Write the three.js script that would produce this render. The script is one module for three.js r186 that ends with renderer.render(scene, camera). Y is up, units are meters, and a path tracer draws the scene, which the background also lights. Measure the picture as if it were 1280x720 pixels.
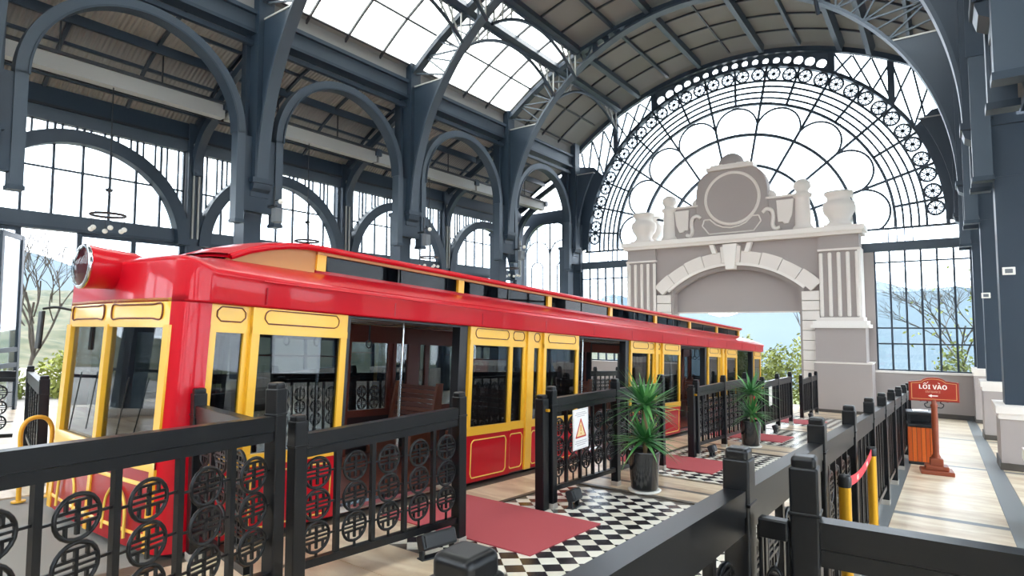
import * as THREE from 'three';
import { RoundedBoxGeometry } from 'three/addons/geometries/RoundedBoxGeometry.js';
import { mergeGeometries } from 'three/addons/utils/BufferGeometryUtils.js';
import { MarchingCubes } from 'three/addons/objects/MarchingCubes.js';

// ---------------------------------------------------------------- camera, sky, exposure
const scene = new THREE.Scene();
const DEG = Math.PI / 180;
const camera = new THREE.PerspectiveCamera(51.44, 1280 / 720, 0.05, 900);
camera.position.set(0, 1.6, 0);
camera.rotation.order = 'YXZ';
camera.rotation.set(3.508 * DEG, 35.825 * DEG, 0.068 * DEG);
scene.add(camera);
const renderer = new THREE.WebGLRenderer({ antialias: true });
renderer.toneMapping = THREE.LinearToneMapping;
renderer.toneMappingExposure = 1.0;
renderer.shadowMap.enabled = true;
const SKY_LEVEL = 7.2;
{ // bright overcast: white cloud with soft, slightly bluer openings
  const W = 256, H = 128, data = new Float32Array(W * H * 4);
  for (let j = 0; j < H; j++) for (let i = 0; i < W; i++) {
    const el = ((j + 0.5) / H - 0.5) * Math.PI, az = (i + 0.5) / W * Math.PI * 2;
    const x = Math.cos(el) * Math.cos(az), y = Math.sin(el), z = Math.cos(el) * Math.sin(az);
    let c = 0, a = 0.5, f = 2.2;
    for (let o = 0; o < 4; o++) { c += a * Math.sin(f * x + 1.7 * o + 1.3 * Math.sin(f * z)) * Math.cos(f * (z + 0.6 * y) + 0.9 * o); a *= 0.55; f *= 1.9; }
    const cl = 0.5 + 0.5 * Math.max(-1, Math.min(1, c * 1.6)), k = (j * W + i) * 4;
    const L = 0.93 + 0.12 * cl;
    data[k] = L * (0.90 + 0.08 * cl); data[k + 1] = L * (0.945 + 0.045 * cl); data[k + 2] = L * 1.0; data[k + 3] = 1;
  }
  const t = new THREE.DataTexture(data, W, H, THREE.RGBAFormat, THREE.FloatType);
  t.mapping = THREE.EquirectangularReflectionMapping; t.magFilter = THREE.LinearFilter; t.minFilter = THREE.LinearFilter; t.needsUpdate = true;
  scene.background = t; scene.environment = t;
  scene.backgroundIntensity = SKY_LEVEL; scene.environmentIntensity = SKY_LEVEL;
}

// ---------------------------------------------------------------- helpers
let seed = 7;
const rnd = () => { seed = (seed * 1664525 + 1013904223) >>> 0; return seed / 4294967296; };
const rr = (a, b) => a + (b - a) * rnd();
const SLOPE = 3.338 * DEG;                                   // the platforms and the track fall towards the gate
const PLAT = new THREE.Matrix4().makeRotationX(-SLOPE);
const plat = (o) => { o.updateMatrix(); o.applyMatrix4(PLAT); return o; };
const floorY = (z) => z * Math.tan(SLOPE);                   // world height of the sloping floor at world z
const used = new Map();
function numbered(name) { const n = used.get(name) || 0; used.set(name, n + 1); return n ? name + '_' + String(n).padStart(3, '0') : name; }
function thing(name, label, category, pos = [0, 0, 0], ry = 0, group) {
  const g = new THREE.Group(); g.name = numbered(name); g.position.set(...pos); g.rotation.y = ry;
  g.userData = { label, category }; if (group) g.userData.group = group; scene.add(g); return g;
}
function struct(name, label, pos = [0, 0, 0]) {
  const g = new THREE.Group(); g.name = numbered(name); g.position.set(...pos);
  g.userData = { kind: 'structure' }; if (label) { g.userData.label = label; } scene.add(g); return g;
}
function add(name, geo, mat, parent, stuff) {
  const m = new THREE.Mesh(geo, mat); m.name = name; m.castShadow = m.receiveShadow = true;
  if (stuff) m.userData.kind = 'stuff'; parent.add(m); return m;
}
const UB = new THREE.BoxGeometry(1, 1, 1), UC = new THREE.CylinderGeometry(1, 1, 1, 10), UC20 = new THREE.CylinderGeometry(1, 1, 1, 24);
function bx(name, parent, mat, x, y, z, w, h, d) { const m = add(name, UB, mat, parent); m.position.set(x, y, z); m.scale.set(w, h, d); return m; }
// box by its limits
function bb(name, parent, mat, x0, x1, y0, y1, z0, z1) { return bx(name, parent, mat, (x0 + x1) / 2, (y0 + y1) / 2, (z0 + z1) / 2, Math.abs(x1 - x0), Math.abs(y1 - y0), Math.abs(z1 - z0)); }
const rbCache = new Map();
function rb(name, parent, mat, x, y, z, w, h, d, r = 0.012) {
  const k = [w, h, d, r].map((v) => v.toFixed(4)).join();
  if (!rbCache.has(k)) rbCache.set(k, new RoundedBoxGeometry(w, h, d, 2, Math.min(r, w / 2.1, h / 2.1, d / 2.1)));
  const m = add(name, rbCache.get(k), mat, parent); m.position.set(x, y, z); return m;
}
const V = (x, y, z) => new THREE.Vector3(x, y, z), ZAX = V(0, 0, 1), YAX = V(0, 1, 0);
function bar(name, parent, mat, p, q, w, h) {               // square bar between two points
  const a = V(...p), b = V(...q), m = add(name, UB, mat, parent), d = b.clone().sub(a);
  m.position.copy(a).add(b).multiplyScalar(0.5); m.scale.set(w, h, d.length());
  const z = d.clone().normalize(), up = Math.abs(z.y) > 0.99 ? V(1, 0, 0) : YAX, x = up.clone().cross(z).normalize(), y = z.clone().cross(x);
  m.quaternion.setFromRotationMatrix(new THREE.Matrix4().makeBasis(x, y, z)); return m;
}
function rod(name, parent, mat, p, q, r, geo = UC) {
  const a = V(...p), b = V(...q), m = add(name, geo, mat, parent), d = b.clone().sub(a);
  m.position.copy(a).add(b).multiplyScalar(0.5); m.scale.set(r, d.length(), r); m.quaternion.setFromUnitVectors(YAX, d.normalize()); return m;
}
function extr(shape, depth, seg = 24, bevel = 0) {
  const g = new THREE.ExtrudeGeometry(shape, { depth, curveSegments: seg, bevelEnabled: bevel > 0, bevelSize: bevel, bevelThickness: bevel, bevelSegments: 1 });
  g.translate(0, 0, -depth / 2); return g;
}
function arcShape(R0, R1, a0, a1) { const s = new THREE.Shape(); s.absarc(0, 0, R1, a0, a1, false); s.absarc(0, 0, R0, a1, a0, true); s.closePath(); return s; }
const arcBar = (R0, R1, a0, a1, depth, seg = 32) => extr(arcShape(R0, R1, a0, a1), depth, seg);
function poly(pts) { const s = new THREE.Shape(); pts.forEach(([x, y], i) => (i ? s.lineTo(x, y) : s.moveTo(x, y))); s.closePath(); return s; }
function tube(pts, r, n = 24, rad = 6, closed = false) { return new THREE.TubeGeometry(new THREE.CatmullRomCurve3(pts.map((p) => V(...p)), closed), n, r, rad, closed); }
const lathe = (pts, n = 20) => new THREE.LatheGeometry(pts.map(([r, y]) => new THREE.Vector2(r, y)), n);
function at(m, x, y, z, rx = 0, ry = 0, rz = 0) { m.position.set(x, y, z); m.rotation.set(rx, ry, rz); return m; }

// ---------------------------------------------------------------- procedural textures and materials
function noiseTex(W, H, fn, srgb = true) {
  const d = new Uint8Array(W * H * 4);
  for (let j = 0; j < H; j++) for (let i = 0; i < W; i++) { const c = fn(i / W, j / H), k = (j * W + i) * 4; d[k] = c[0]; d[k + 1] = c[1]; d[k + 2] = c[2]; d[k + 3] = 255; }
  const t = new THREE.DataTexture(d, W, H); t.wrapS = t.wrapT = THREE.RepeatWrapping; t.magFilter = THREE.LinearFilter; t.minFilter = THREE.LinearMipmapLinearFilter; t.generateMipmaps = true;
  if (srgb) t.colorSpace = THREE.SRGBColorSpace; t.needsUpdate = true; return t;
}
const hash = (x, y) => { let h = (x * 374761393 + y * 668265263) | 0; h = Math.imul(h ^ (h >>> 13), 1274126177); return ((h ^ (h >>> 16)) >>> 0) / 4294967296; };
function vn(x, y, p) { // tiling value noise of period p
  const xi = Math.floor(x), yi = Math.floor(y), fx = x - xi, fy = y - yi, m = (a) => ((a % p) + p) % p, s = (t) => t * t * (3 - 2 * t);
  const a = hash(m(xi), m(yi)), b = hash(m(xi + 1), m(yi)), c = hash(m(xi), m(yi + 1)), d = hash(m(xi + 1), m(yi + 1));
  return (a + (b - a) * s(fx)) * (1 - s(fy)) + (c + (d - c) * s(fx)) * s(fy);
}
const fbm = (u, v, p, o = 4) => { let s = 0, a = 0.5, f = p; for (let i = 0; i < o; i++) { s += a * vn(u * f, v * f, f); a *= 0.5; f *= 2; } return s / 0.94; };
const mixc = (a, b, t) => a.map((v, i) => Math.max(0, Math.min(255, v + (b[i] - v) * t)));
const marbleTex = (base, dark, light) => noiseTex(256, 256, (u, v) => {
  const w = fbm(u, v, 4), n = fbm(u + 0.37 * w, v, 6), vein = Math.pow(Math.abs(Math.sin((v * 5 + w * 1.6) * Math.PI)), 3), g = hash((u * 256) | 0, (v * 256) | 0);
  return mixc(mixc(mixc(base, light, n * 0.9), dark, Math.max(0, w - 0.42) * 1.6 + 0.18 * vein), [0, 0, 0], (g - 0.5) * 0.05);
});
const std = (c, r = 0.5, m = 0, o = {}) => new THREE.MeshStandardMaterial({ color: c, roughness: r, metalness: m, ...o });
const phys = (c, r, o = {}) => new THREE.MeshPhysicalMaterial({ color: c, roughness: r, ...o });
const grime = noiseTex(128, 128, (u, v) => { const n = 205 + 50 * fbm(u, v, 8); return [n, n, n]; }, false);
const M = {
  steel: std(0x263441, 0.4, 0.1), steelB: std(0x3c4853, 0.42, 0.1), iron: std(0x22262a, 0.4, 0.1),
  girder: std(0xa9aaa6, 0.5, 0.2), ceil: std(0x7f7e7b, 0.8), ceilB: std(0x787773, 0.85), bulk: std(0x83817e, 0.85),
  greige: std(0xa79e9a, 0.85), stucco: std(0xe8e1da, 0.8), trim: std(0xf1ece6, 0.7), skirt: std(0x4c463f, 0.6),
  red: phys(0xc20018, 0.4, { clearcoat: 0.4, clearcoatRoughness: 0.05, specularIntensity: 0.35 }), redDark: phys(0x9c0213, 0.4, { clearcoat: 0.4, clearcoatRoughness: 0.08, specularIntensity: 0.35 }),
  yellow: phys(0xf0b62a, 0.35, { clearcoat: 0.5, clearcoatRoughness: 0.15 }), stripe: std(0xf2cf5a, 0.4), brown: std(0x6e2f1a, 0.45), tan: std(0xc0864a, 0.45),
  wood: std(0x8a4c30, 0.45), woodB: std(0x774029, 0.45), darkwood: std(0x2c1713, 0.5), black: std(0x121315, 0.4), rubber: std(0x17181a, 0.8), inner: std(0xb9b4ab, 0.7),
  chrome: std(0xc9ccd0, 0.18, 1), gold: std(0xd7a125, 0.3, 0.6), yellowPipe: std(0xe0a92c, 0.4),
  railing: phys(0x0b0c0e, 0.32, { specularIntensity: 0.7 }), foot: std(0xb6b0a6, 0.5, 0.3),
  glass: phys(0xf4f8fa, 0.02, { transmission: 1, thickness: 0, ior: 1.45, side: THREE.DoubleSide }),
  sky: phys(0xfafaf6, 0.03, { transmission: 1, thickness: 0, ior: 1.3, side: THREE.DoubleSide }),
  dark: phys(0x3b4144, 0.02, { specularIntensity: 0.4, transmission: 1, thickness: 0, ior: 1.5, side: THREE.DoubleSide }),
  tint: phys(0x9aa0a3, 0.02, { transmission: 1, thickness: 0, ior: 1.5, side: THREE.DoubleSide }),
  carpet: std(0xb24d52, 0.95), white: std(0xece8dd, 0.25), tileB: std(0x231f26, 0.22), tileW: std(0xf6f2e4, 0.22), tileW2: std(0xeee8d8, 0.22), tileB2: std(0x2d292d, 0.22),
  strip: std(0x6c7274, 0.35), stripD: std(0x51493f, 0.35), concrete: std(0x8d8a84, 0.8, 0, { map: grime }), orange: std(0xd8661a, 0.45), orangeB: std(0xc7560f, 0.45),
  signRed: std(0x8c2a17, 0.35), signWood: std(0x8a3f20, 0.4), leaf: std(0x38783a, 0.35), leafB: std(0x6aa35c, 0.35), stem: std(0x9a7f5d, 0.8), pot: phys(0x1b1a1a, 0.2, { clearcoat: 0.6, clearcoatRoughness: 0.1 }), soil: std(0x2a2119, 0.95),
  belt: std(0xe0303c, 0.6), bark: std(0x4a443b, 0.9), grass: std(0x5a6432, 0.95), bush: std(0x8f9648, 0.9), bushB: std(0x7a8440, 0.9), ridge: std(0x3b463c, 1), slope: std(0xb6b682, 0.95), lampWhite: std(0xf2efe6, 0.4), grey: std(0x6f7478, 0.6),
};
M.marble = std(0xffffff, 0.3, 0, { map: marbleTex([222, 200, 168], [160, 126, 96], [244, 230, 206]) });
M.marbleR = std(0xffffff, 0.34, 0, { map: marbleTex([228, 212, 184], [176, 146, 112], [246, 236, 216]) });
// corrugated roof sheet: the ribs run across, 9 to the metre
M.sheet = std(0x8c8984, 0.75, 0, { bumpMap: noiseTex(64, 8, (u) => { const n = 128 + 127 * Math.sin(u * Math.PI * 16); return [n, n, n]; }, false), bumpScale: 0.03 });

const ZC = [7.45, 2.3, -2.85, -8.0, -13.1, -18.2, -23.3];          // column rows, back to front
const CX = -6.4;                                                    // centre line of the nave
const RY = 1.2, RR = 11;                                            // roof arc: centre height and radius
const roofY = (d) => RY + Math.sqrt(RR * RR - d * d);
// ================================================================ THE FLOOR (in the sloping platform frame)
const CHECK = [0, 1, 2, 3].map((k) => [-3.5 - 4.45 * k, -6.72 - 4.45 * k]);
{
  const f = struct('floor', 'sloping station floor of beige marble, grey strips and diagonal checker tiles');
  bb('base_slab', f, M.concrete, -40, 12, -0.3, -0.02, 9, -26);
  const slab = (name, mat, x0, x1, z0, z1, y1 = 0) => {
    const w = x1 - x0, d = Math.abs(z1 - z0), g = new THREE.BoxGeometry(w, 0.03, d), p = g.attributes.position, uv = g.attributes.uv;
    for (let i = 0; i < p.count; i++) uv.setXY(i, (p.getX(i) + (x0 + x1) / 2) / 1.7, (p.getZ(i) + (z0 + z1) / 2) / 1.1);
    const m = add(name, g, mat, f); m.position.set((x0 + x1) / 2, y1 - 0.015, (z0 + z1) / 2); return m;
  };
  for (let z = 8; z > -23.5; z -= 1.2) slab('marble_slab', M.marble, -4.55, -3.985, z, z - 1.195);
  slab('curb', M.stripD, -4.72, -4.553, 8, -23.5, 0.004);
  slab('border_strip', M.stripD, -3.98, -3.93, 8, -23.5);
  // marble between the checker fields, cut by dark cross strips
  const gaps = [[8, -3.5], ...CHECK.map(([, e], k) => [e, k < 3 ? CHECK[k + 1][0] : -23.8])];
  gaps.forEach(([a, b], n) => {
    const cuts = n === 0 ? [8, 4, 1.2, -0.6, -2.2, -3.0, -3.5] : [a, a - 0.08, a - 0.52, a - 0.62, a - 1.22, a - 1.32, b];
    for (let i = 0; i + 1 < cuts.length; i++) {
      const dark = n > 0 ? i % 2 === 0 && i < 5 : false;
      slab(dark ? 'cross_strip' : 'marble_slab', dark ? M.stripD : M.marble, -3.93, -0.96, cuts[i] - (n ? 0 : 0.004), cuts[i + 1] + (n ? 0 : 0.004));
    }
  });
  slab('fence_strip', M.strip, -0.955, -0.53, 8, -23.9);
  const cz = [8, 3.2, -1.3, -5.9, -8.0, -12.4, -17.2, -23.9];
  for (let i = 0; i + 1 < cz.length; i++) {
    slab('marble_slab', M.marbleR, -0.527, 0.467, cz[i] - 0.07, cz[i + 1] + 0.07);
    slab('marble_slab', M.marbleR, 0.693, 5.0, cz[i] - 0.07, cz[i + 1] + 0.07);
    if (i) slab('cross_strip', M.strip, -0.527, 0.467, cz[i] + 0.067, cz[i] - 0.067);
    if (i) slab('cross_strip', M.strip, 0.693, 5.0, cz[i] + 0.067, cz[i] - 0.067);
  }
  slab('long_strip', M.strip, 0.47, 0.69, 8, -23.9);
  slab('aisle_paving', M.marble, -17.2, -7.6, 8, -24, -0.005);
  // diagonal checker: squares of 0.146 m standing on their corners
  const half = 0.1015, tg = extr(poly([[half, 0], [0, half], [-half, 0], [0, -half]]), 0.02); tg.rotateX(-Math.PI / 2);
  const all = [];
  CHECK.forEach(([a, b]) => {
    const x0 = -3.9, n = Math.floor((Math.abs(b - a) - 0.04) / 0.206), o = a - 0.03;
    for (let i = 0; i <= 28; i++) for (let j = 0; j <= 2 * n; j++) {
      if ((i + j) % 2) continue;
      const x = x0 + 0.103 + i * 0.103, z = o - 0.103 - j * 0.103;
      if (x > -1.06 || z < b + 0.11) continue;
      all.push([x, z, i % 2 === 0]);
    }
  });
  all.sort((p, q) => (p[0] ** 2 + p[1] ** 2) - (q[0] ** 2 + q[1] ** 2));
  const cam = ([x, z]) => { const a = Math.atan2(-x, -z) / DEG; return a > -3 && a < 77 && Math.hypot(x, z) > 3.4; };
  const seen = all.filter(cam), near = new Set(seen.slice(0, 300)), rest = { w: [], b: [] };
  for (const t of all) {
    const [x, z, w] = t;
    if (near.has(t)) { const m = add('checker_tile', tg, w ? (hash((x * 99) | 0, (z * 99) | 0) > 0.5 ? M.tileW : M.tileW2) : (hash((x * 99) | 0, (z * 99) | 0) > 0.5 ? M.tileB : M.tileB2), f); m.position.set(x, -0.01, z); }
    else { const g = tg.clone(); g.translate(x, -0.01, z); rest[w ? 'w' : 'b'].push(g); }
  }
  add('white_tiles', mergeGeometries(rest.w), M.tileW, f, true); add('black_tiles', mergeGeometries(rest.b), M.tileB, f, true);
  for (const [a, b] of CHECK) slab('checker_bed', M.stripD, -3.93, -0.96, a, b, -0.012);
  plat(f);
}

// ================================================================ COLUMNS, ARCADES, ROOF RIBS
function bayLabel(k) { return ['', '', 'nearest', 'second', 'third', 'fourth', 'far'][k]; }
function nave(side) {                                        // side -1: beyond the tram, +1: beside the queue
  const X = (d) => CX + side * d;                            // d: distance from the nave's centre line
  ZC.forEach((z, k) => {
    const c = struct('iron_column', '', [0, 0, 0]);
    const fy = floorY(z);
    // stone pedestal with moulded cap
    const pr = 0.5, px = X(7.58);
    bb('pedestal', c, M.greige, px - pr, px + pr, fy + 0.14, 0.1, z - 0.46, z + 0.46);
    bb('pedestal_base', c, M.skirt, px - pr - 0.02, px + pr + 0.02, fy - 0.05, fy + 0.14, z - 0.48, z + 0.48);
    bb('pedestal_cap', c, M.stucco, px - pr - 0.05, px + pr + 0.05, 0.17, 0.29, z - 0.51, z + 0.51);
    bb('cap_moulding', c, M.stucco, px - pr - 0.02, px + pr + 0.02, 0.08, 0.17, z - 0.48, z + 0.48);
    // shaft, corbel profile, upper pier
    bb('shaft', c, M.steel, X(7.17), X(7.62), 0.28, 4.3, z - 0.22, z + 0.22);
    const prof = [[7.62, 4.1], [7.17, 4.1], [7.15, 4.28], [7.02, 4.42], [7.02, 4.52], [7.0, 4.62], [6.9, 4.66], [6.9, 4.78], [6.8, 4.84], [6.77, 4.95], [6.77, 5.05], [7.62, 5.05]];
    at(add('corbel', extr(poly(prof.map(([d, y]) => [side * d, y])), 0.46), M.steel, c), CX, 0, z);
    bb('corbel_band', c, M.steel, X(6.74), X(7.66), 4.98, 5.1, z - 0.27, z + 0.27);
    bb('pier', c, M.steel, X(6.78), X(7.5), 5.05, 9.75, z - 0.2, z + 0.2);
    bb('pier_flange', c, M.steel, X(7.12), X(7.2), 5.1, 9.4, z - 0.3, z + 0.3);
    for (const dz of [-0.5, 0.5]) bb('arch_leg', c, M.steelB, X(6.88), X(7.14), 4.05, 6.15, z + dz - 0.1, z + dz + 0.1);
    for (const dz of [-0.5, 0.5]) bb('leg_foot', c, M.steel, X(6.86), X(7.16), 3.99, 4.07, z + dz - 0.12, z + dz + 0.12);
    bb('leg_tie', c, M.steel, X(6.92), X(7.1), 4.3, 6.1, z - 0.4, z + 0.4);
  });
  for (let k = 0; k + 1 < ZC.length; k++) {
    const zm = (ZC[k] + ZC[k + 1]) / 2, L = ZC[k] - ZC[k + 1], r = L / 2 - 0.5;
    const a = struct('arcade_arch', '');
    const ar = add('arch_ring', arcBar(r - 0.1, r + 0.1, 0, Math.PI, 0.26, 40), M.steelB, a); at(ar, X(7.01), 6.12, zm, 0, Math.PI / 2, 0);
    const af = add('arch_bead', arcBar(r - 0.12, r - 0.08, 0, Math.PI, 0.32, 40), M.steel, a); at(af, X(7.01), 6.12, zm, 0, Math.PI / 2, 0);
    bb('eave_beam', a, M.steelB, X(6.96), X(7.1), 8.72, 9.12, ZC[k + 1] + 0.2, ZC[k] - 0.2);
    bb('beam_flange', a, M.steel, X(6.86), X(7.2), 8.64, 8.72, ZC[k + 1] + 0.2, ZC[k] - 0.2);
    bb('beam_flange', a, M.steel, X(6.86), X(7.2), 9.12, 9.22, ZC[k + 1] + 0.2, ZC[k] - 0.2);
    bb('lower_beam', a, M.steel, X(6.98), X(7.1), 8.38, 8.5, ZC[k + 1] + 0.2, ZC[k] - 0.2);
    bb('eave_plate', a, M.bulk, X(7.02), X(7.12), 9.22, 9.78, ZC[k + 1] + 0.2, ZC[k] - 0.2);
  }
}
nave(-1); nave(1);

const RI = 6.78, CY = 5.0;                                   // inner curve of the ribs
ZC.forEach((z, k) => {
  const g = struct('roof_rib', '');
  const P3 = (d, y) => [CX + d, y, z];
  if (k < 6) at(add('inner_flange', arcBar(RI, RI + 0.07, 0, Math.PI, 0.3, 96), M.steelB, g), CX, CY, z);
  const a0 = Math.asin(7.1 / RR);
  if (k < 6) at(add('outer_chord', arcBar(RR - 0.34, RR - 0.2, Math.PI / 2 - a0, Math.PI / 2 + a0, 0.26, 64), M.steel, g), CX, RY, z);
  for (const s of [-1, 1]) {                                 // plated haunch below the lattice
    const pts = [[7.05, 5.0]]; const HT = k === 6 ? 8.3 : 9.0, topA = Math.asin((HT - CY) / (RI + 0.05));
    for (let i = 0; i <= 16; i++) { const a = topA * i / 16; pts.push([Math.cos(a) * (RI + 0.05), CY + Math.sin(a) * (RI + 0.05)]); }
    pts.push([7.05, HT]);
    at(add('haunch_plate', extr(poly(pts.map(([d, y]) => [s * d, y])), 0.12), M.steel, g), CX, 0, z);
    bar('haunch_top', g, M.girder, P3(s * 7.05, HT + 0.02), P3(s * Math.cos(topA) * RI, HT + 0.02), 0.16, 0.04);
    if (k === 6) continue;
    // lattice between haunch and crown
    const inn = (a) => [s * Math.cos(a) * (RI + 0.05), CY + Math.sin(a) * (RI + 0.05)], n = 7, A0 = topA + 0.02, A1 = 62 * DEG;
    const out = (d) => [s * d, roofY(d) - 0.27];
    const po = (i) => out(6.9 - (6.9 - 3.25) * i / n), pi_ = (i) => inn(A0 + (A1 - A0) * i / n);
    for (let i = 0; i <= n; i++) {
      bar('lattice_post', g, M.steelB, P3(...po(i)), P3(...pi_(i)), 0.045, 0.045);
      if (i < n) bar('lattice_diagonal', g, M.steelB, P3(...(i % 2 ? po(i) : pi_(i))), P3(...(i % 2 ? pi_(i + 1) : po(i + 1))), 0.045, 0.045);
    }
  }
  if (k === 6) return;
  // crown web with round holes
  const d1 = 3.25, top = [], bot = [], sh = new THREE.Shape();
  for (let i = 0; i <= 24; i++) { const d = -d1 + 2 * d1 * i / 24; top.push([d, roofY(d) - 0.26]); bot.push([d, CY + Math.sqrt((RI + 0.04) ** 2 - d * d)]); }
  [...bot, ...top.reverse()].forEach(([x, y], i) => (i ? sh.lineTo(x, y) : sh.moveTo(x, y))); sh.closePath();
  for (let i = -7; i <= 7; i++) {
    const d = i * 0.42, yb = CY + Math.sqrt((RI + 0.04) ** 2 - d * d), yt = roofY(d) - 0.26, r = Math.min(0.15, (yt - yb) * 0.36);
    if (r > 0.05) { const h = new THREE.Path(); h.absarc(d, (yb + yt) / 2, r, 0, Math.PI * 2, true); sh.holes.push(h); }
  }
  at(add('crown_web', extr(sh, 0.08, 14), M.steel, g), CX, 0, z);
});

// ================================================================ NAVE ROOF
let barArc;
const DL = [-7.1, -6.9, -5.9, -4.76, -3.85, -2.5, -1.2, 0, 1.2, 2.5, 3.85, 4.76, 5.9, 6.9, 7.1];
const BIG = [-4.76, -3.85, -1.2, 1.2, 3.85, 4.76], MED = [-2.5, 2.5, 5.9];
{
  const c = struct('ceiling', 'vaulted roof of taupe panels between dark purlins');
  const sky = (k, d0, d1) => k <= 4 && Math.abs(d0 + d1) / 2 > 3.86 && Math.abs(d0 + d1) / 2 < 6.89;   // glazed strips on both sides of the vault
  const s1 = struct('window_1', 'long skylight in the vault on the tram side'), s2 = struct('window_19', 'long skylight in the vault on the queue side');
  for (let k = 0; k + 1 < ZC.length; k++) {
    const za = ZC[k], zb = ZC[k + 1], n = 4;
    for (let i = 0; i + 1 < DL.length; i++) {
      const d0 = DL[i], d1 = DL[i + 1], y0 = roofY(d0), y1 = roofY(d1), L = Math.hypot(d1 - d0, y1 - y0), ang = Math.atan2(y1 - y0, d1 - d0), gl = sky(k, d0, d1);
      for (let j = 0; j < n; j++) {
        const z0 = za + (zb - za) * j / n, z1 = za + (zb - za) * (j + 1) / n;
        if (gl) {
          const p = bx('pane', d0 < 0 ? s1 : s2, M.sky, CX + (d0 + d1) / 2, (y0 + y1) / 2, (z0 + z1) / 2, L - 0.02, 0.012, Math.abs(z1 - z0) - 0.02); p.rotation.z = ang;
        } else {
          const p = bx('ceiling_panel', c, (i + j) % 3 ? M.ceil : M.ceilB, CX + (d0 + d1) / 2, (y0 + y1) / 2, (z0 + z1) / 2, L - 0.012, 0.05, Math.abs(z1 - z0) - 0.012); p.rotation.z = ang;
        }
      }
    }
    for (const d of DL) {
      const big = BIG.includes(d), inSky = k <= 4 && Math.abs(d) > 3.8 && Math.abs(d) < 6.95;
      const med = MED.includes(d), h = big ? 0.3 : med ? 0.16 : 0.07, w = big ? 0.16 : med ? 0.1 : 0.05, a = Math.asin(d / RR);
      const m = bx(big ? 'purlin' : 'glazing_bar', inSky ? (d < 0 ? s1 : s2) : c, big || med ? M.steel : M.iron, CX + d * (1 - h / 2 / RR), roofY(d) - h / 2 - 0.02, (za + zb) / 2, w, h, Math.abs(za - zb) - 0.1); m.rotation.z = -a;
    }
    // cross bars that follow the vault
    const aMax = Math.asin(7.1 / RR);
    for (let j = 1; j < n; j++) at(add('cross_bar', barArc || (barArc = arcBar(RR - 0.1, RR - 0.03, Math.PI / 2 - aMax, Math.PI / 2 + aMax, 0.05, 48)), M.iron, c), CX, RY, za + (zb - za) * j / n);
    // lean longitudinal trusses under the skylight edges, lower chord arched between the ribs
    for (const d of k <= 4 ? [-4.76, -3.85, 3.85] : [-4.76]) {
      const t = struct('skylight_truss', ''), yT = roofY(d) - 0.36, zm = (za + zb) / 2, hl = Math.abs(za - zb) / 2 - 0.12, drop = 0.85;
      const low = (u) => [CX + d, yT - 0.05 - drop * u * u, zm + u * hl];
      bar('top_chord', t, M.steelB, [CX + d, yT, zm - hl], [CX + d, yT, zm + hl], 0.09, 0.07);
      const pts = []; for (let i = -8; i <= 8; i++) pts.push(low(i / 8));
      add('arched_chord', tube(pts, 0.055, 32, 6), M.steel, t);
      for (const s of [-1, 1]) { for (const u of [0.62, 0.8, 0.97]) bar('strut', t, M.girder, low(s * u), [CX + d, yT, zm + s * u * hl], 0.04, 0.04); bar('brace', t, M.girder, low(s * 0.97), [CX + d, yT, zm + s * 0.72 * hl], 0.04, 0.04); bar('brace', t, M.girder, low(s * 0.8), [CX + d, yT, zm + s * 0.55 * hl], 0.04, 0.04); }
    }
  }
}

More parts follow.
